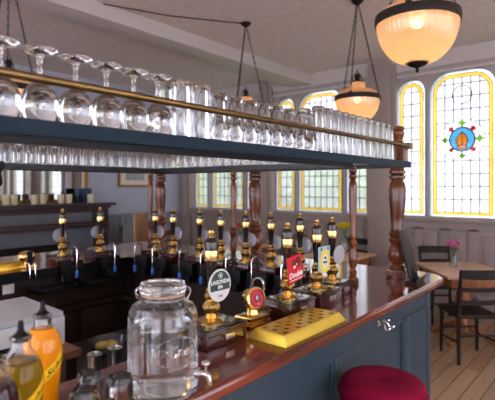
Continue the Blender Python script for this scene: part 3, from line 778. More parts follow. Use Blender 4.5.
for x, y, lab in ((1.72,3.10,'hand pump on the far counter in front of the fireplace opening'),(2.02,3.10,'hand pump on the far counter just right of the fireplace')):
    q = dup(proto); q.location = (x,y,CT+.0008); q.rotation_euler = (0,0,PI); q['label'] = lab

# keg font with red lens
kf = thing('keg_font', 'small brass keg font with a round red lens behind the gold drip tray', 'beer font', (1.45,1.17,CT))
MB().box((-.075,-.05,0),(.075,.05,.012),.004).prism([(-.06,-.04),(.06,-.04),(.06,.04),(-.06,.04)],.012,.04,bev=.008).build('brass_base', M['brass'], kf)
ML_ = Matrix.Translation((0,0,.098)) @ Matrix.Rotation(R(90),4,'X') @ Matrix.Rotation(R(-12),4,'X')
RZl = Matrix.Rotation(R(-14),4,'Z')
MB().tube([(0,0,.035),(0,.004,.07),(0,.002,.098)],[.03,.022,.026],16).lathe([(0,-.035),(.03,-.035),(.04,-.02),(.044,.0),(.046,.02),(.0445,.028),(.0365,.031),(.036,.026),(0,.026)],30,M=RZl @ ML_).build('brass_head', M['brass'], kf)
l = MB().lathe([(0,.0262),(.0355,.0262),(.035,.029),(0,.0335)],30,M=RZl @ ML_).build('red_lens', M['red'], kf)
mb = MB().flat(fill2d([circ(0,0,.031),circ(0,0,.029)],.0008),RZl @ ML_ @ Matrix.Translation((0,0,.0345))).flat(fill2d([rrect(-.013,-.013,.013,.015,.004)],.0008),RZl @ ML_ @ Matrix.Translation((0,0,.035)))
mb.build('lens_motif', M['darkred'], l)
MB().flat(fill2d([circ(-.004,.003,.006,.008),],.0008),RZl @ ML_ @ Matrix.Translation((.0,0,.0365))).flat(text2d('ALE',.009),RZl @ ML_ @ Matrix.Translation((0,-.021,.0358))).build('lens_mark', M['clip'], l)

# gold drip tray with holes
def drip(name, label, loc, L, W, h, rows, cols, m, rz=0):
    root = thing(name, label, 'drip tray', loc, rz)
    mb = MB(); a = .018
    b0 = [(-L/2,-W/2),(L/2,-W/2),(L/2,W/2),(-L/2,W/2)]; t0 = [(-L/2+a,-W/2+a),(L/2-a,-W/2+a),(L/2-a,W/2-a),(-L/2+a,W/2-a)]
    vb = [mb.bm.verts.new((x,y,0)) for x,y in b0]; vt = [mb.bm.verts.new((x,y,h)) for x,y in t0]
    vl = [mb.bm.verts.new((x,y,.004)) for x,y in b0]
    for i in range(4):
        j = (i+1)%4; mb._face([vb[i],vb[j],vl[j],vl[i]]); mb._face([vl[i],vl[j],vt[j],vt[i]])
    hs = []
    for r in range(rows):
        for c in range(cols):
            if (r+c) % 2 == 0 or rows < 3:
                hs.append(circ(-L/2+.05+(L-.1)*c/(cols-1), -W/2+.038+(W-.076)*r/(rows-1), .0105, n=12))
    mb.flat(fill2d([t0]+hs,.002), Matrix.Translation((0,0,h-.001)))
    mb.build('tray_cover', m, root)
    MB().box((-L/2+.01,-W/2+.01,.001),(L/2-.01,W/2-.01,.012)).build('tray_well', M['hole'], root)
    return root
drip('drip_tray', 'raised gold brass drip tray with round holes at the counter\'s front edge', (1.505,.983,CT+.0008), .42, .165, .034, 5, 9, M['gold'])
drip('drip_tray', 'brass drip tray on the far counter in front of the fireplace', (1.36,3.225,CT+.0008), .40, .15, .034, 3, 7, M['gold'])
# brass ball font on far counter
bf = thing('beer_font', 'dark globe-shaped beer font with brass rim on far counter by brass tray', 'beer font', (1.455,3.075,CT+.0008))
MB().lathe([(0,0),(.035,0),(.036,.008),(.014,.016),(.014,.05),(0,.05)],18).build('font_stem', M['brass'], bf)
MB().ball((0,0,.085),.045,3,(1.25,1,.85)).build('font_globe', M['brass'], bf)
MB().box((-.016,-.052,.03),(.016,-.03,.12),.004).build('font_badge', M['black'], bf)
mb = MB()
for s in (-1,1): mb.tube([(s*.018,-.038,.05),(s*.018,-.075,.045),(s*.018,-.083,.03),(s*.018,-.084,-.05)],.005,8)
mb.build('font_tap', M['chrome'], bf)

# ------------------------------------------------------------------ glass drinks jar
jar = thing('drinks_dispenser', 'large clip-top glass jar of water with a chrome tap on the counter', 'drinks jar', (.826,.974,CT))
JR = .093
outp = [(0,.001),(.088,.001),(JR,.008),(JR,.02),(JR-.001,.196),(JR-.004,.212),(.081,.227),(.066,.235),(.057,.24),(.056,.252)]
inp = [(.0525,.252),(.0525,.238),(.0625,.231),(.077,.2235),(JR-.0085,.209),(JR-.0055,.196),(JR-.0055,.024),(JR-.012,.014),(0,.012)]
MB().lathe(outp+inp,40).build('glass_body', M['glass'], jar)
wp = [(0,.0112),(JR-.0117,.0132),(JR-.0047,.0237),(JR-.0047,.172),(JR-.0047,.176),(0,.176)]
MB().lathe(wp,40).build('water', M['water'], jar)
MB().lathe([(.0525,.2535),(.059,.2535),(.0595,.256),(.059,.258),(.0525,.258)],36,closed=True).build('rubber_seal', mat('orange_rubber',(176,140,108),.6,noise=.05), jar)
MB().lathe([(0,.2595),(.058,.2595),(.061,.263),(.061,.279),(.058,.285),(.052,.287),(.045,.284),(0,.284)],36).build('glass_lid', M['glass'], jar)
mb = MB()
ring = [(.0585*math.cos(2*PI*i/36),.0585*math.sin(2*PI*i/36),.245) for i in range(37)]; mb.tube(ring,.0016,6)
ring = [(.0625*math.cos(2*PI*i/36),.0625*math.sin(2*PI*i/36),.271) for i in range(37)]; mb.tube(ring,.0016,6)
ca = R(YAW)
rx = Vector((math.sin(ca),-math.cos(ca),0))
for s in (-1,1):
    for t in (-.012,.012):
        a = Vector((-rx.y,rx.x,0))*t
        mb.tube([rx*s*.063+a+Vector((0,0,.272)), rx*s*.071+a+Vector((0,0,.268)), rx*s*.073+a*.6+Vector((0,0,.258)), rx*s*.067+a*.6+Vector((0,0,.244)), rx*s*.059+a+Vector((0,0,.24))],.0013,6)
mb.build('wire_bail', M['chrome'], jar)
# tap, low on the front-right of the jar
ta = R(-62); td = Vector((math.cos(ta),math.sin(ta),0))
mb = MB()
p = lambda r,z: td*r+Vector((0,0,z))
mb.tube([p(JR-.003,.05),p(JR+.012,.05)],.014,14).tube([p(JR+.01,.05),p(JR+.03,.05)],.008,12).tube([p(JR+.024,.05),p(JR+.034,.045),p(JR+.038,.022)],[.009,.009,.007],12)
tp = mb.build('tap', M['chrome'], jar)
MB().tube([p(JR+.026,.056),p(JR+.026,.074)],.004,8).ball(p(JR+.026,.078),.009,2,(1.4,1.4,.8)).build('tap_knob', M['chrome'], tp)
# embossed mark
fa = R(180+YAW+9)
def wrap(z0, rad, a0):
    def f(v):
        a = a0 + v.x/rad; return Vector(((rad+v.z)*math.cos(a),(rad+v.z)*math.sin(a),z0+v.y))
    return f
mb = MB()
mb.flat(text2d('Kilner',.038,.002,shear=.25),fn=wrap(.125,JR+.0003,fa+.45))
ov = fill2d([circ(0,0,.062,.04,40),circ(0,0,.0595,.0375,40)],.002)
mb.flat(ov,fn=wrap(.122,JR+.0003,fa+.45))
mb.build('embossed_mark', M['glass'], jar)

# ------------------------------------------------------------------ cordial bottles
def bottle(loc, liq, level, label, dark=False):
    root = thing('cordial_bottle', label, 'bottle', loc, 0, 'cordial bottles at the near end of the counter')
    O = [(0,.001),(.031,.001),(.034,.006),(.036,.03),(.040,.09),(.0428,.122),(.0434,.140),(.0420,.162),(.0365,.184),(.028,.199),(.0215,.208),(.0195,.213),(.0195,.229),(.0215,.231),(.0215,.235),(.0175,.237)]
    t = .0022
    def rz_(z):
        for (r0,z0),(r1,z1) in zip(O,O[1:]):
            if z0 <= z <= z1 and z1 > z0: return r0+(r1-r0)*(z-z0)/(z1-z0)
    up = [(rz_(level+.0006),level+.0006)]+[(r,z) for r,z in O if z > level+.001]
    MB().lathe(up+[(.0165,.237)]+[(r-t,z) for r,z in reversed(up[:-3])],32,closed=True).build('bottle_glass', M['glass'], root)
    MB().lathe([(r,z) for r,z in O if z < level]+[(rz_(level),level),(rz_(level)-t,level+.0002),(0,level+.0002)],32).build('cordial', liq, root)
    pr = MB().lathe([(0,.226),(.0158,.226),(.0158,.238),(.011,.241),(.0065,.248),(.0052,.264),(.004,.267),(0,.267)],16).build('pourer', M['black'], root)
    # diagonal label and lettering, wrapped round the body
    cam = math.atan2(-loc[1],-loc[0])
    slope = .78
    def rad(z):
        for (r0,z0),(r1,z1) in zip(O,O[1:]):
            if z0 <= z <= z1 and z1 > z0: return r0+(r1-r0)*(z-z0)/(z1-z0)
        return .04
    def wr(off):
        def f(v):
            z = .098+v.y+v.x*slope; r = rad(z)+off+v.z
            a = cam+.08+v.x/.042; return Vector((r*math.cos(a),r*math.sin(a),z))
        return f
    mb = MB(); n = 20; Lb = .092; hh = .0145
    g = [[mb.bm.verts.new(wr(.0006)(Vector((Lb*i/n,s,0)))) for s in (-hh,-hh/2,0,hh/2,hh)] for i in range(n+1)]
    g2 = [[mb.bm.verts.new(wr(.0012)(Vector((Lb*i/n,s,0)))) for s in (-hh,-hh/2,0,hh/2,hh)] for i in range(n+1)]
    for i in range(n):
        for j in range(4):
            mb._face([g2[i][j],g2[i+1][j],g2[i+1][j+1],g2[i][j+1]],True); mb._face([g[i][j+1],g[i+1][j+1],g[i+1][j],g[i][j]],True)
        for j in (0,4): mb._face([g[i][j],g[i+1][j],g2[i+1][j],g2[i][j]])
    for i in (0,n):
        for j in range(4): mb._face([g[i][j],g[i][j+1],g2[i][j+1],g2[i][j]])
    lb = mb.build('yellow_label', mat('label_yellow',(244,196,22),.45,noise=.02), root)
    MB().flat(text2d('Schweppes',.0225,.0004,align='LEFT',shear=.15,bold=.0004),fn=lambda v: wr(.0016)(Vector((v.x+.005,v.y-.001,v.z)))).build('lettering', M['print_black'], lb)
    return root
bottle((.557,1.095,CT), M['orange'], .203, 'cordial bottle of bright orange liquid with a yellow diagonal label')
bottle((.446,.968,CT), M['lime'], .186, 'cordial bottle of olive yellow liquid with a yellow diagonal label')
bottle((.357,.88,CT), M['dark'], .19, 'dark cordial bottle cut off at the photo\'s bottom left corner')

flt = lambda: fluted('fluted_tumbler', .097, .033, .029)
for loc, lab in (((.627,1.005),'upturned fluted tumbler beside the orange bottle, behind the other two'),((.662,.935),'upturned fluted tumbler touching the glass jar\'s left side'),((.566,.93),'upturned fluted tumbler nearest the viewer beside the olive bottle')):
    place('flt', flt, (loc[0],loc[1],CT), lab, 'glass', 'upturned fluted tumblers on the counter')

# ------------------------------------------------------------------ staff area
wt = thing('work_table', 'brown wooden work table behind the bar carrying a white box', 'table', (.7,2.2,0))
MB().box((-.5,-.29,.865),(.45,.3,.9),.004).build('table_top', M['workwood'], wt)
for sx in (-.46,.41):
    for sy in (-.25,.26): MB().box((sx-.025,sy-.025,0),(sx+.025,sy+.025,.866)).build('leg', M['darkwood'], wt)
bx = thing('till_machine', 'white boxy machine with a pale grey lid on the work table', 'machine', (.80,2.2,.9), R(0))
MB().box((-.42,-.19,0),(.33,.19,.135),.012).build('body', M['white'], bx)
mb = MB(); mb.prism([(-.19,.136),(.19,.136),(.19,.165),(-.19,.155)],-.42,.32,M=Matrix(((0,0,1,0),(1,0,0,0),(0,1,0,0),(0,0,0,1))),bev=.004)
mb.build('lid', M['lidgrey'], bx)
MB().box((-.3,-.192,.03),(.1,-.1885,.05)).build('slot', M['black'], bx)
sb = thing('steel_bench', 'low dark steel bench behind the bar carrying cups and a bowl', 'bench', (1.5,2.12,0))
MB().box((-.33,-.3,.72),(.42,.3,.75),.004).build('bench_top', mat('dark_steel',(52,46,46),.4,.5,noise=.1), sb)
for sx in (-.3,.39):
    for sy in (-.27,.27): MB().box((sx-.02,sy-.02,0),(sx+.02,sy+.02,.721)).build('leg', M['iron'], sb)
def cup():
    return MB().lathe([(0,0),(.031,0),(.034,.004),(.036,.09),(.0375,.094),(.0355,.094),(.034,.09),(.032,.006),(0,.005)],24).build('steel_cup', M['steel'])
place('cup', cup, (1.235,1.94,.75), 'brushed steel cup nearest the work table\'s corner', 'cup', 'steel cups on the low bench')
place('cup', cup, (1.345,1.94,.75), 'brushed steel cup nearest the jar, before the glass bowl', 'cup', 'steel cups on the low bench')
o = MB().lathe([(0,0),(.05,0),(.06,.01),(.09,.045),(.1,.075),(.098,.075),(.087,.047),(.057,.013),(0,.005)],30,(1.43,2.12,.75)).build('glass_bowl', M['glass']); tag(o,'wide glass bowl behind the steel cups on the low bench','bowl')
for k,(a,b) in enumerate(((.02,.01),(-.03,.015),(.0,-.035))):
    o = MB().ball((0,0,0),.03,2,(1.2,1,.85)).build('lemon', mat('lemon_skin',(190,160,80),.5,noise=.1,bump=.1) if k==0 else bpy.data.materials['lemon_skin']); o.location = (1.43+a,2.12+b,.75+.041+ .004*k)
    tag(o,'pale yellow lemon lying in the glass bowl','lemon','lemons in the glass bowl')

# ------------------------------------------------------------------ bar stool
st = thing('bar_stool', 'round bar stool with a tufted crimson velvet seat in front of the bar', 'bar stool', (1.775,.772,0))
SH = .862
mb = MB(); r = .168
mb.lathe([(0,SH-.012),(.02,SH-.008),(.06,SH-.001),(.12,SH),(.15,SH-.004),(r-.006,SH-.016),(r,SH-.034),(r-.004,SH-.05),(r-.002,SH-.075),(r-.004,SH-.11),(r-.015,SH-.118),(0,SH-.118)],44)
cu = mb.build('seat_cushion', M['velvet'], st, angle=80)
ring = [((r+.0)*math.cos(2*PI*i/44),(r)*math.sin(2*PI*i/44),SH-.046) for i in range(45)]
MB().tube(ring,.0055,8,cap=False).build('piping', M['velvet'], cu)
MB().ball((0,0,SH-.01),.011,2,(1,1,.5)).build('button', M['velvet'], cu)
MB().lathe([(0,SH-.145),(.15,SH-.145),(.16,SH-.135),(.16,SH-.118),(0,SH-.118)],36).build('seat_base', M['chairwood'], st)
for k in range(4):
    a = PI/4+k*PI/2; c,s = math.cos(a),math.sin(a)
    MB().tube([(.12*c,.12*s,SH-.14),(.15*c,.15*s,.4),(.175*c,.175*s,0)],[.018,.017,.014],10).build('leg', M['chairwood'], st)
MB().tube([(.157*math.cos(2*PI*i/32),.157*math.sin(2*PI*i/32),.28) for i in range(33)],.009,8,cap=False).build('foot_ring', M['brass'], st)

# ------------------------------------------------------------------ menu board leaning by the post
mb_ = thing('menu_holder', 'dark wooden menu holder standing edge-on against the thick end post', 'menu holder', (2.655,.962,CT+.0008), R(7))
Tl = Matrix.Rotation(R(-13),4,'X')
MB().box((-.09,-.006,.015),(.09,.006,.30),.003,M=Tl).build('board', M['chairwood'], mb_)
MB().box((-.10,-.035,0),(.10,.03,.016),.004).box((-.10,-.04,.014),(.10,-.028,.03),.003).build('foot', M['chairwood'], mb_)
MB().prism([(-.03,.016),(.03,.016),(.055,.15),(.05,.155)],-.008,.008,M=Matrix(((0,0,1,0),(1,0,0,0),(0,1,0,0),(0,0,0,1)))).build('bracket', M['chairwood'], mb_)

# ------------------------------------------------------------------ pendant lamps
def pendant(loc, label, power=None, colr=(1,.75,.49)):
    root = thing('pendant_lamp', label, 'pendant lamp', loc, 0, 'round peach glass pendant lamps on chains')
    pr = [(.205*math.cos(t)**.85 if t < PI/2-.001 else 0, -.232*math.sin(t)) for t in [PI/2*i/16 for i in range(15)]]
    pr = [(.204,.0)]+pr[1:]+[(.045,-.228),(.0,-.232)]
    m = MB(); m.lathe(pr,192,flute=(48,.012)); m.build('glass_bowl', M['bowl'], root, angle=80)
    MB().lathe([(.204,.004),(.200,.02),(.185,.045),(.15,.07),(.105,.083),(.08,.09),(.074,.10),(.072,.14),(.066,.146),(.0,.146)],48).build('glass_dome', M['dome'], root, angle=60)
    MB().lathe([(.2045,-.022),(.213,-.023),(.216,.0),(.213,.023),(.2055,.02)],48,closed=True).build('metal_band', M['iron'], root)
    MB().lathe([(0,-.275),(.006,-.272),(.009,-.262),(.006,-.254),(.012,-.248),(.04,-.238),(.058,-.222),(.058,-.214),(0,-.214)],24).build('bottom_finial', M['iron'], root)
    g = MB().lathe([(0,.14),(.06,.14),(.064,.15),(.05,.16),(.025,.165),(.022,.19),(.03,.2),(.022,.225),(.008,.235),(0,.236)],20)
    g.tube([(.0,0,.23),(.02,0,.245),(.0,0,.268),(-.02,0,.245),(0,0,.23)],.004,6)
    for k in range(3):
        a = 2*PI*k/3+.3; g.tube([(.05*math.cos(a),.05*math.sin(a),.15),(.045*math.cos(a),.045*math.sin(a),.2),(.02*math.cos(a),.02*math.sin(a),.235)],.004,6)
    g.build('top_cap', M['iron'], root)
    zc = H-loc[2]
    MB().lathe([(0,zc-.05),(.02,zc-.045),(.05,zc-.02),(.06,zc-.001),(0,zc-.001)],20).build('ceiling_rose', M['iron'], root)
    for k in range(3):
        a = 2*PI*k/3+R(YAW-90)+ (0 if True else 0)
        e = Vector((.212*math.cos(a),.212*math.sin(a),.01)); t_ = Vector((.01*math.cos(a),.01*math.sin(a),zc-.045))
        c = MB(); d = t_-e; n_ = int(d.length/.034); u = d.normalized(); s1 = u.cross(Vector((0,0,1))).normalized(); s2 = u.cross(s1)
        for i in range(n_):
            q = e+d*(i+.5)/n_; w_ = s1 if i%2 else s2; l_ = d.length/n_*.62
            pts = [q+u*l_*math.cos(2*PI*j/8)+w_*.008*math.sin(2*PI*j/8) for j in range(9)]
            c.tube(pts,.0028,4,cap=False)
        c.build('chain', M['iron'], root)
        MB().box((e.x-.014,e.y-.014,-.02),(e.x+.014,e.y+.014,.03),.004).build('band_bracket', M['iron'], root)
    MB().ball((0,0,-.01),.035,2).build('bulb', M['bulb'], root)
    pl = bpy.data.lights.new('lamp_light','POINT'); pl.energy = power or LAMP; pl.color = colr; pl.shadow_soft_size = .05
    lo = bpy.data.objects.new('lamp_light', pl); COL.objects.link(lo); lo.parent = root; lo.location = (0,0,-.06)
    return root
LAMP = 1.05
pendant((2.453,.876,2.49),'large peach glass pendant lamp nearest the viewer, at the photo\'s top right')
pendant((4.1,2.03,2.46),'peach glass pendant lamp seen over the tall glasses at the shelf\'s end')
pendant((3.9,3.24,2.44),'pendant lamp mostly hidden behind the pint glasses, on chains over the shelf\'s middle')
pendant((1.68,3.85,2.40),'pendant lamp behind the wine goblets at the photo\'s left edge')
for q_, w_ in (((.2,-1.7,2.55),'over the room by the south windows'), ((2.6,-1.7,2.55),'over the customers\' side'), ((-1.5,1.2,2.55),'over the room by the west windows'), ((-1.2,4.0,2.5),'over the far counter\'s left end')):
    pendant(q_, 'unseen pendant lamp added behind the viewpoint to brighten the room, ' + w_, 42, (1,.88,.74))  # unseen lamps added behind the camera to brighten the room
# cable from beam to middle lamp
o = MB().tube([(3.9,3.24,H-.01),(3.2,3.7,H-.012),(2.6,3.94,H-.012)],.005,6).build('ceiling_cable', M['iron']); tag(o,'thin dark cable running along the ceiling to the middle pendant lamp','cable')

# ------------------------------------------------------------------ tables and chairs
def table(loc, rz, label, w=.84, d=.78, m=None):
    root = thing('pub_table', label, 'table', loc, rz)
    MB().box((-w/2,-d/2,.722),(w/2,d/2,.75),.006).build('table_top', m or M['tablewood'], root)
    MB().box((-w/2+.06,-d/2+.06,.63),(w/2-.06,d/2-.06,.723),.004).build('apron', M['pedwood'], root)
    MB().lathe([(0,.63),(.07,.63),(.06,.6),(.045,.56),(.065,.5),(.08,.42),(.065,.34),(.045,.28),(.055,.22),(.08,.17),(.08,.1),(0,.1)],20).build('pedestal', M['pedwood'], root)
    for k in range(4):
        a = PI/4+k*PI/2; c,s = math.cos(a),math.sin(a)
        MB().tube([(.04*c,.04*s,.17),(.18*c,.18*s,.12),(.30*c,.30*s,.03),(.36*c,.36*s,.022)],[.035,.03,.025,.022],8).build('foot', M['pedwood'], root)
    return root
def chair(loc, rz, label, m, slats=2):
    """faces local +Y"""
    root = thing('pub_chair', label, 'chair', loc, rz)
    sw, sd, shh = .40, .40, .45
    MB().box((-sw/2,-sd/2,shh-.03),(sw/2,sd/2+.02,shh),.012).build('seat', m, root)
    for s in (-1,1):
        MB().tube([(s*.185,-.19,0),(s*.18,-.175,.25),(s*.175,-.175,.45),(s*.18,-.20,.68),(s*.185,-.235,.87)],[.017,.019,.02,.018,.016],8).build('back_leg', m, root)
        MB().tube([(s*.18,.18,0),(s*.175,.175,.42)],[.015,.02],8).build('front_leg', m, root)
        MB().tube([(s*.182,-.18,.2),(s*.178,.177,.17)],.01,6).build('stretcher', m, root)
    MB().tube([(-.178,.177,.24),(.178,.177,.24)],.01,6).build('stretcher', m, root)
    MB().tube([(-.178,-.178,.26),(.178,-.178,.26)],.01,6).build('stretcher', m, root)
    def slat(z,h,yy):
        q = MB(); n=8
        for i in range(n):
            x0 = -.18+.36*i/n; x1 = -.18+.36*(i+1)/n
            y0 = yy-.035*(1-(2*x0/.36)**2); y1 = yy-.035*(1-(2*x1/.36)**2)
            v = []
            for X,Y in ((x0,y0),(x1,y1)):
                for a in ((-.009,-h/2),(.009,-h/2),(.009,h/2),(-.009,h/2)): v.append(q.bm.verts.new((X,Y+a[0],z+a[1])))
            for a,b in ((0,1),(1,2),(2,3),(3,0)): q._face([v[a],v[b],v[b+4],v[a+4]])
            if i == 0: q._face([v[0],v[3],v[2],v[1]])
            if i == n-1: q._face(v[4:8])
        bmesh.ops.remove_doubles(q.bm, verts=q.bm.verts[:], dist=1e-5)
        return q
    slat(.83,.085,-.225).build('top_rail', m, root)
    for k in range(slats): slat(.69-.12*k,.04,-.202+.014*k).build('back_slat', m, root)
    return root
YR = R(YAW)
def camp(lat, d):      # lateral/forward metres from the viewpoint, along the floor -> room
    return (math.cos(YR)*d+math.sin(YR)*lat, math.sin(YR)*d-math.cos(YR)*lat)
x, y = camp(2.29, 5.0)
table((x,y,0), YR-PI/2, 'pale wooden pub table by the leaded window carrying the pink flowers', .70, .91)
c0 = camp(2.10, 4.47)
chair((c0[0],c0[1],0), YR-PI/2+R(2), 'dark wooden chair with slatted back, nearest chair at the pink-flower table', M['chairwood'])
c1 = camp(2.36, 5.72)
chair((c1[0],c1[1],0), YR+PI/2, 'dark wooden chair between the pink-flower table and the window wall', M['chairwood'])
table((5.42,2.95,0), 0, 'pale wooden table behind the thin post carrying the yellow flowers', .74, .7)
chair((6.06,3.08,0), PI/2, 'dark chair between the yellow-flower table and the wall', M['chairwood'])
table((5.3,4.62,0), 0, 'pale table seen between the hand pumps carrying the red flowers', .8, .8)
chair((6.0,4.1,0), PI/2+.3, 'red-brown chair under the middle window, behind the pumps', M['redchair'])
chair((5.40,5.95,0), PI, 'red-brown chair near the far corner below the left window', M['redchair'])
stl = thing('wooden_settle', 'high-backed brown wooden settle near the far corner', 'settle', (4.62,5.7,0), R(35))
MB().box((-.3,.16,.12),(.3,.2,1.22),.006).build('back_board', M['settle'], stl)
MB().box((-.3,-.24,.40),(.3,.16,.45),.006).build('seat', M['settle'], stl)
for s in (-1,1): MB().box((s*.28-.02,-.24,0),(s*.28+.02,.2,.75),.006).build('end_board', M['settle'], stl)
bn = camp(2.78,4.72)
ws_ = thing('wooden_stool', 'low orange-brown wooden stool at the photo\'s right edge by the table', 'stool', (bn[0],bn[1],0), YR)
MB().box((-.17,-.17,.43),(.17,.17,.46),.008).build('seat', M['pedwood'], ws_)
for sx in (-1,1):
    for sy in (-1,1): MB().box((sx*.13-.02,sy*.13-.02,0),(sx*.13+.02,sy*.13+.02,.431),.003).build('leg', M['pedwood'], ws_)

def vase(loc, label, h=.13, r=.032):
    o = MB().lathe([(0,0),(r*.85,0),(r,.008),(r,h*.5),(r*.72,h*.72),(r*.6,h*.85),(r*.75,h),(r*.68,h),(r*.52,h*.85),(r*.64,h*.7),(r*.9,h*.48),(r*.9,.014),(0,.01)],20,loc).build('glass_vase', M['glass'])
    return tag(o,label,'vase')
def flowers(loc, label, pm, n, spread, zb, size, seed):
    rnd = random.Random(seed)
    root = thing('flower_bunch', label, 'flowers', loc)
    sm = MB(); heads = []
    for k in range(n):
        a = rnd.uniform(0,2*PI); rr = spread*math.sqrt(rnd.random()); z = zb+rnd.uniform(-.02,.03)
        p = Vector((rr*math.cos(a),rr*math.sin(a),z)); heads.append(p)
        sm.tube([(.006*math.cos(a),.006*math.sin(a),.02),(.008*math.cos(a),.008*math.sin(a),zb*.6),p],.0022,5)
    for k in range(4):
        a = rnd.uniform(0,6.28); c,s = math.cos(a),math.sin(a)
        q = [sm.bm.verts.new(v) for v in ((.01*c,.01*s,zb*.72),(.04*c-.012*s,.04*s+.012*c,zb*.8),(.075*c,.075*s,zb*.78),(.04*c+.012*s,.04*s-.012*c,zb*.8))]
        sm._face(q)
    sm.build('stems', M['stem'], root)
    for p in heads:
        m = MB()
        for ring, (cnt_, tilt) in enumerate(((7,.5),(6,1.0),(4,1.35))):
            for j in range(cnt_):
                a = 2*PI*j/cnt_+ring*.4; c,s = math.cos(a),math.sin(a)
                R_ = size*(1-.18*ring); u = Vector((c*math.cos(tilt),s*math.cos(tilt),math.sin(tilt))); w_ = Vector((-s,c,0))
                pts = [p, p+u*R_*.55+w_*R_*.36, p+u*R_+Vector((0,0,-.1*R_)), p+u*R_*.55-w_*R_*.36]
                m._face([m.bm.verts.new(v) for v in pts])
        m.build('blossom', pm, root)
    return root
vx, vy = camp(2.27, 5.17)
vase((vx,vy,.75),'small clear bottle vase holding the pink flowers',.15,.036)
flowers((vx,vy,.755),'bunch of pink flowers in the bottle vase on the window table',M['pink'],13,.065,.225,.055,1)
vase((5.64,2.98,.75),'clear glass vase holding the yellow flowers',.22,.06)
flowers((5.64,2.98,.755),'bunch of yellow flowers in the vase behind the thin post',M['yellowpetal'],14,.085,.33,.07,2)
vase((5.33,4.53,.75),'clear glass vase holding the red flowers',.2,.045)
flowers((5.33,4.53,.755),'bunch of red flowers with green leaves behind the pumps',M['redpetal'],7,.075,.28,.045,3)

# ------------------------------------------------------------------ fireplace wall
fx0, fx1, fy = 1.75, 4.40, 6.52
fp = thing('fireplace', 'dark wooden fireplace with moulded mantel and slate surround', 'fireplace', (0,0,0))
MB().box((fx0-.08,fy-.10,1.33),(fx1+.08,YF-.06,1.375),.006).box((fx0-.02,fy-.05,1.285),(fx1+.02,YF-.06,1.331),.01).build('mantel_shelf', M['mantelwood'], fp)
mb = MB().box((fx0,fy,1.0),(fx1,YF-.06,1.286)).box((fx0,fy,0),(fx0+.24,YF-.06,1.0)).box((fx1-.24,fy,0),(fx1,YF-.06,1.0))
mb.box((fx0-.01,fy-.03,1.0),(fx1+.01,fy+.01,1.05),.008)
for x in (fx0+.02,fx1-.22): mb.box((x,fy-.02,.12),(x+.2,fy+.01,.98),.008)
mb.build('surround', M['mantelwood'], fp)
MB().box((fx0+.3,fy-.008,1.09),(fx1-.3,fy+.01,1.23),.004).build('frieze_panel', M['slate'], fp)
mb = MB().box((fx0+.24,fy+.06,.78),(fx1-.24,YF-.06,1.0)).box((fx0+.24,fy+.06,0),(fx0+.62,YF-.06,.78)).box((fx1-.62,fy+.06,0),(fx1-.24,YF-.06,.78))
mb.build('slate_surround', M['slate'], fp)
MB().box((fx0+.62,YF-.09,0),(fx1-.62,YF-.06,.78)).box((fx0+.62,fy+.2,0),(fx1-.62,YF-.09,.04)).build('fire_back', M['firehole'], fp)
mb = MB()
for i in range(9): mb.box((2.65+.11*i,fy+.16,.05),(2.665+.11*i,fy+.18,.32))
mb.box((2.6,fy+.155,.30),(3.6,fy+.185,.33)).box((2.6,fy+.155,.04),(3.6,fy+.185,.07)); mb.build('fire_grate', M['iron'], fp)
mi = thing('mantel_mirror', 'large gilt-framed mirror over the mantel reflecting leaded windows', 'mirror', (2.95,YF-.012,1.376))
mw, mh = 1.28, 1.62
MB().flat(fill2d([rect(-mw,0,mw,mh),rect(-mw+.06,.05,mw-.06,mh-.06)],.05),Matrix(((1,0,0,0),(0,0,-1,-.025),(0,1,0,0),(0,0,0,1)))).build('mirror_frame', M['frame'], mi)
MB().box((-mw+.05,-.02,.04),(mw-.05,-.008,mh-.05)).build('mirror_glass', M['mirror'], mi)
cx = []
for px in (5,13,33.5,42,60,68,78,88):
    t = (px-247.5)/470; X = .772+.636*t; Y = .636-.772*t; cx.append((6.62*X/Y, px))
for i,(x,px) in enumerate(cx):
    if px == 78: continue
    hgt = .135
    names = ['leftmost','second','third','fourth','fifth','sixth','','seventh']
    lab = 'cream candle in a glass on the mantel, %s' % ('nearest the photo\'s left edge' if i == 0 else ('in front of the navy box' if px == 88 else names[i]+' from the photo\'s left edge'))
    root = thing('candle', lab, 'candle', (x,6.60-(.045 if px==88 else 0),1.375), 0, 'cream candles along the mantel')
    MB().lathe([(0,0),(.043,0),(.047,.006),(.05,hgt),(.044,hgt),(.042,hgt-.01),(0,hgt-.012)],20).build('wax', M['cream'], root)
    MB().tube([(0,0,hgt-.013),(.002,0,hgt+.008)],.002,5).build('wick', M['black'], root)
x = cx[7][0]
nb = thing('gift_box', 'navy blue box standing at the right end of the mantel', 'box', (x-.03,6.71,1.375), R(8))
MB().box((-.12,-.05,0),(.12,.05,.2),.004).build('box_body', M['navy'], nb)
MB().box((-.123,-.053,.17),(.123,.053,.225),.004).build('box_lid', M['navy'], nb)
ob = MB().lathe([(0,0),(.03,0),(.032,.005),(.032,.1),(.014,.13),(.012,.17),(.015,.175),(0,.176)],18,(cx[6][0]+.02,6.6,1.375)).build('dark_bottle', M['black']); tag(ob,'small dark bottle on the mantel left of the navy box','bottle')
pc = thing('framed_picture', 'gilt-framed picture with cream mount on the fireplace wall behind the posts', 'picture', (5.2,YF-.002,1.62))
Mp = Matrix(((1,0,0,0),(0,0,-1,0),(0,1,0,0),(0,0,0,1)))
MB().flat(fill2d([rect(-.36,0,.36,.56),rect(-.32,.04,.32,.52)],.03),Mp @ Matrix.Translation((0,0,.015))).build('picture_frame', M['frame'], pc)
a = MB().box((-.33,-.012,.03),(.33,-.004,.53)).build('picture_mount', M['mount'], pc)
MB().box((-.2,-.015,.12),(.2,-.0115,.42)).build('picture_print', mat('picture_print',(150,156,150),.6,noise=.45,nscale=5), a)
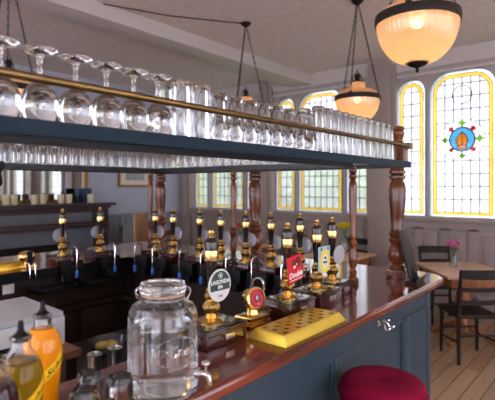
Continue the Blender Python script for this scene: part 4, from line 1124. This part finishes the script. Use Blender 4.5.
ra = thing('radiator', 'grey column radiator on the panelled wall below the picture', 'radiator', (5.12,YF-.12,0))
mb = MB()
for i in range(9): mb.box((-.28+.063*i,-.05,.14),(-.235+.063*i,.05,.96),.015)
mb.build('columns', M['radiator'], ra)
MB().box((-.28,-.03,.2),(.27,.03,.25),.004).box((-.28,-.03,.85),(.27,.03,.9),.004).build('header', M['radiator'], ra)
mb = MB()
for s in (-.22,.21): mb.box((s-.02,-.03,0),(s+.02,.03,.16),.004)
mb.build('feet', M['radiator'], ra)

# ------------------------------------------------------------------ outside
o = MB().box((XW+.25,-9,-.4),(20,18,-.3)).build('ground', mat('garden_grass',(120,140,90),.9,noise=.2,nscale=3)); struct(o)
def tree(loc, s, label, seed):
    rnd = random.Random(seed)
    root = thing('garden_tree', label, 'tree', loc, 0, 'trees outside the leaded windows')
    MB().tube([(0,0,0),(.05,0,1.0*s),(0,.05,1.8*s)],[.14*s,.1*s,.07*s],8).build('trunk', M['pedwood'], root)
    m = MB()
    for k in range(900):
        a = rnd.uniform(0,6.28); ph = math.acos(rnd.uniform(-1,1)); rr = s*(.75+.35*rnd.random())
        p = Vector((rr*math.sin(ph)*math.cos(a),rr*math.sin(ph)*math.sin(a),1.75*s+rr*.85*math.cos(ph)))
        u = Vector((rnd.gauss(0,1),rnd.gauss(0,1),rnd.gauss(0,1))).normalized(); w_ = u.orthogonal().normalized(); L0 = .16*s
        m._face([m.bm.verts.new(v) for v in (p-u*L0,p+w_*L0*.5,p+u*L0,p-w_*L0*.5)])
    m.ball((0,0,1.75*s),.8*s,2,(1,1,.85)); m.build('foliage', M['leaf'], root)
tree((11.2,6.2,-.3),1.05,'bushy green tree outside seen through the middle window\'s right light',1)
tree((13.2,8.9,-.3),1.2,'bushy green tree outside seen through the middle window\'s left light',2)
tree((9.9,9.3,-.3),1.15,'bushy green tree outside seen through the left window',3)

# ------------------------------------------------------------------ world, camera, render look
w = bpy.data.worlds.new('World'); scene.world = w; w.use_nodes = True
bg = w.node_tree.nodes['Background']; bg.inputs['Color'].default_value = (.94,.96,1,1); bg.inputs['Strength'].default_value = 1.75
cam = bpy.data.cameras.new('camera'); co = bpy.data.objects.new('camera', cam); COL.objects.link(co)
co.location = (0,0,EYE); co.rotation_euler = (PI/2,0,R(YAW-90))
cam.sensor_width = 36; cam.lens = 470/495*36; cam.shift_y = -13/495; cam.clip_start = .02
cam.dof.use_dof = True; cam.dof.focus_distance = 1.95; cam.dof.aperture_fstop = 3.6
scene.camera = co
vs = scene.view_settings
vs.view_transform = 'Standard'; vs.look = 'None'; vs.gamma = 1; vs.use_curve_mapping = False; vs.exposure = 1.05
cy = scene.cycles
cy.max_bounces = 22; cy.transmission_bounces = 22; cy.transparent_max_bounces = 16; cy.diffuse_bounces = 4; cy.glossy_bounces = 6
cy.caustics_refractive = True; cy.caustics_reflective = False; cy.sample_clamp_indirect = 6; cy.blur_glossy = .5
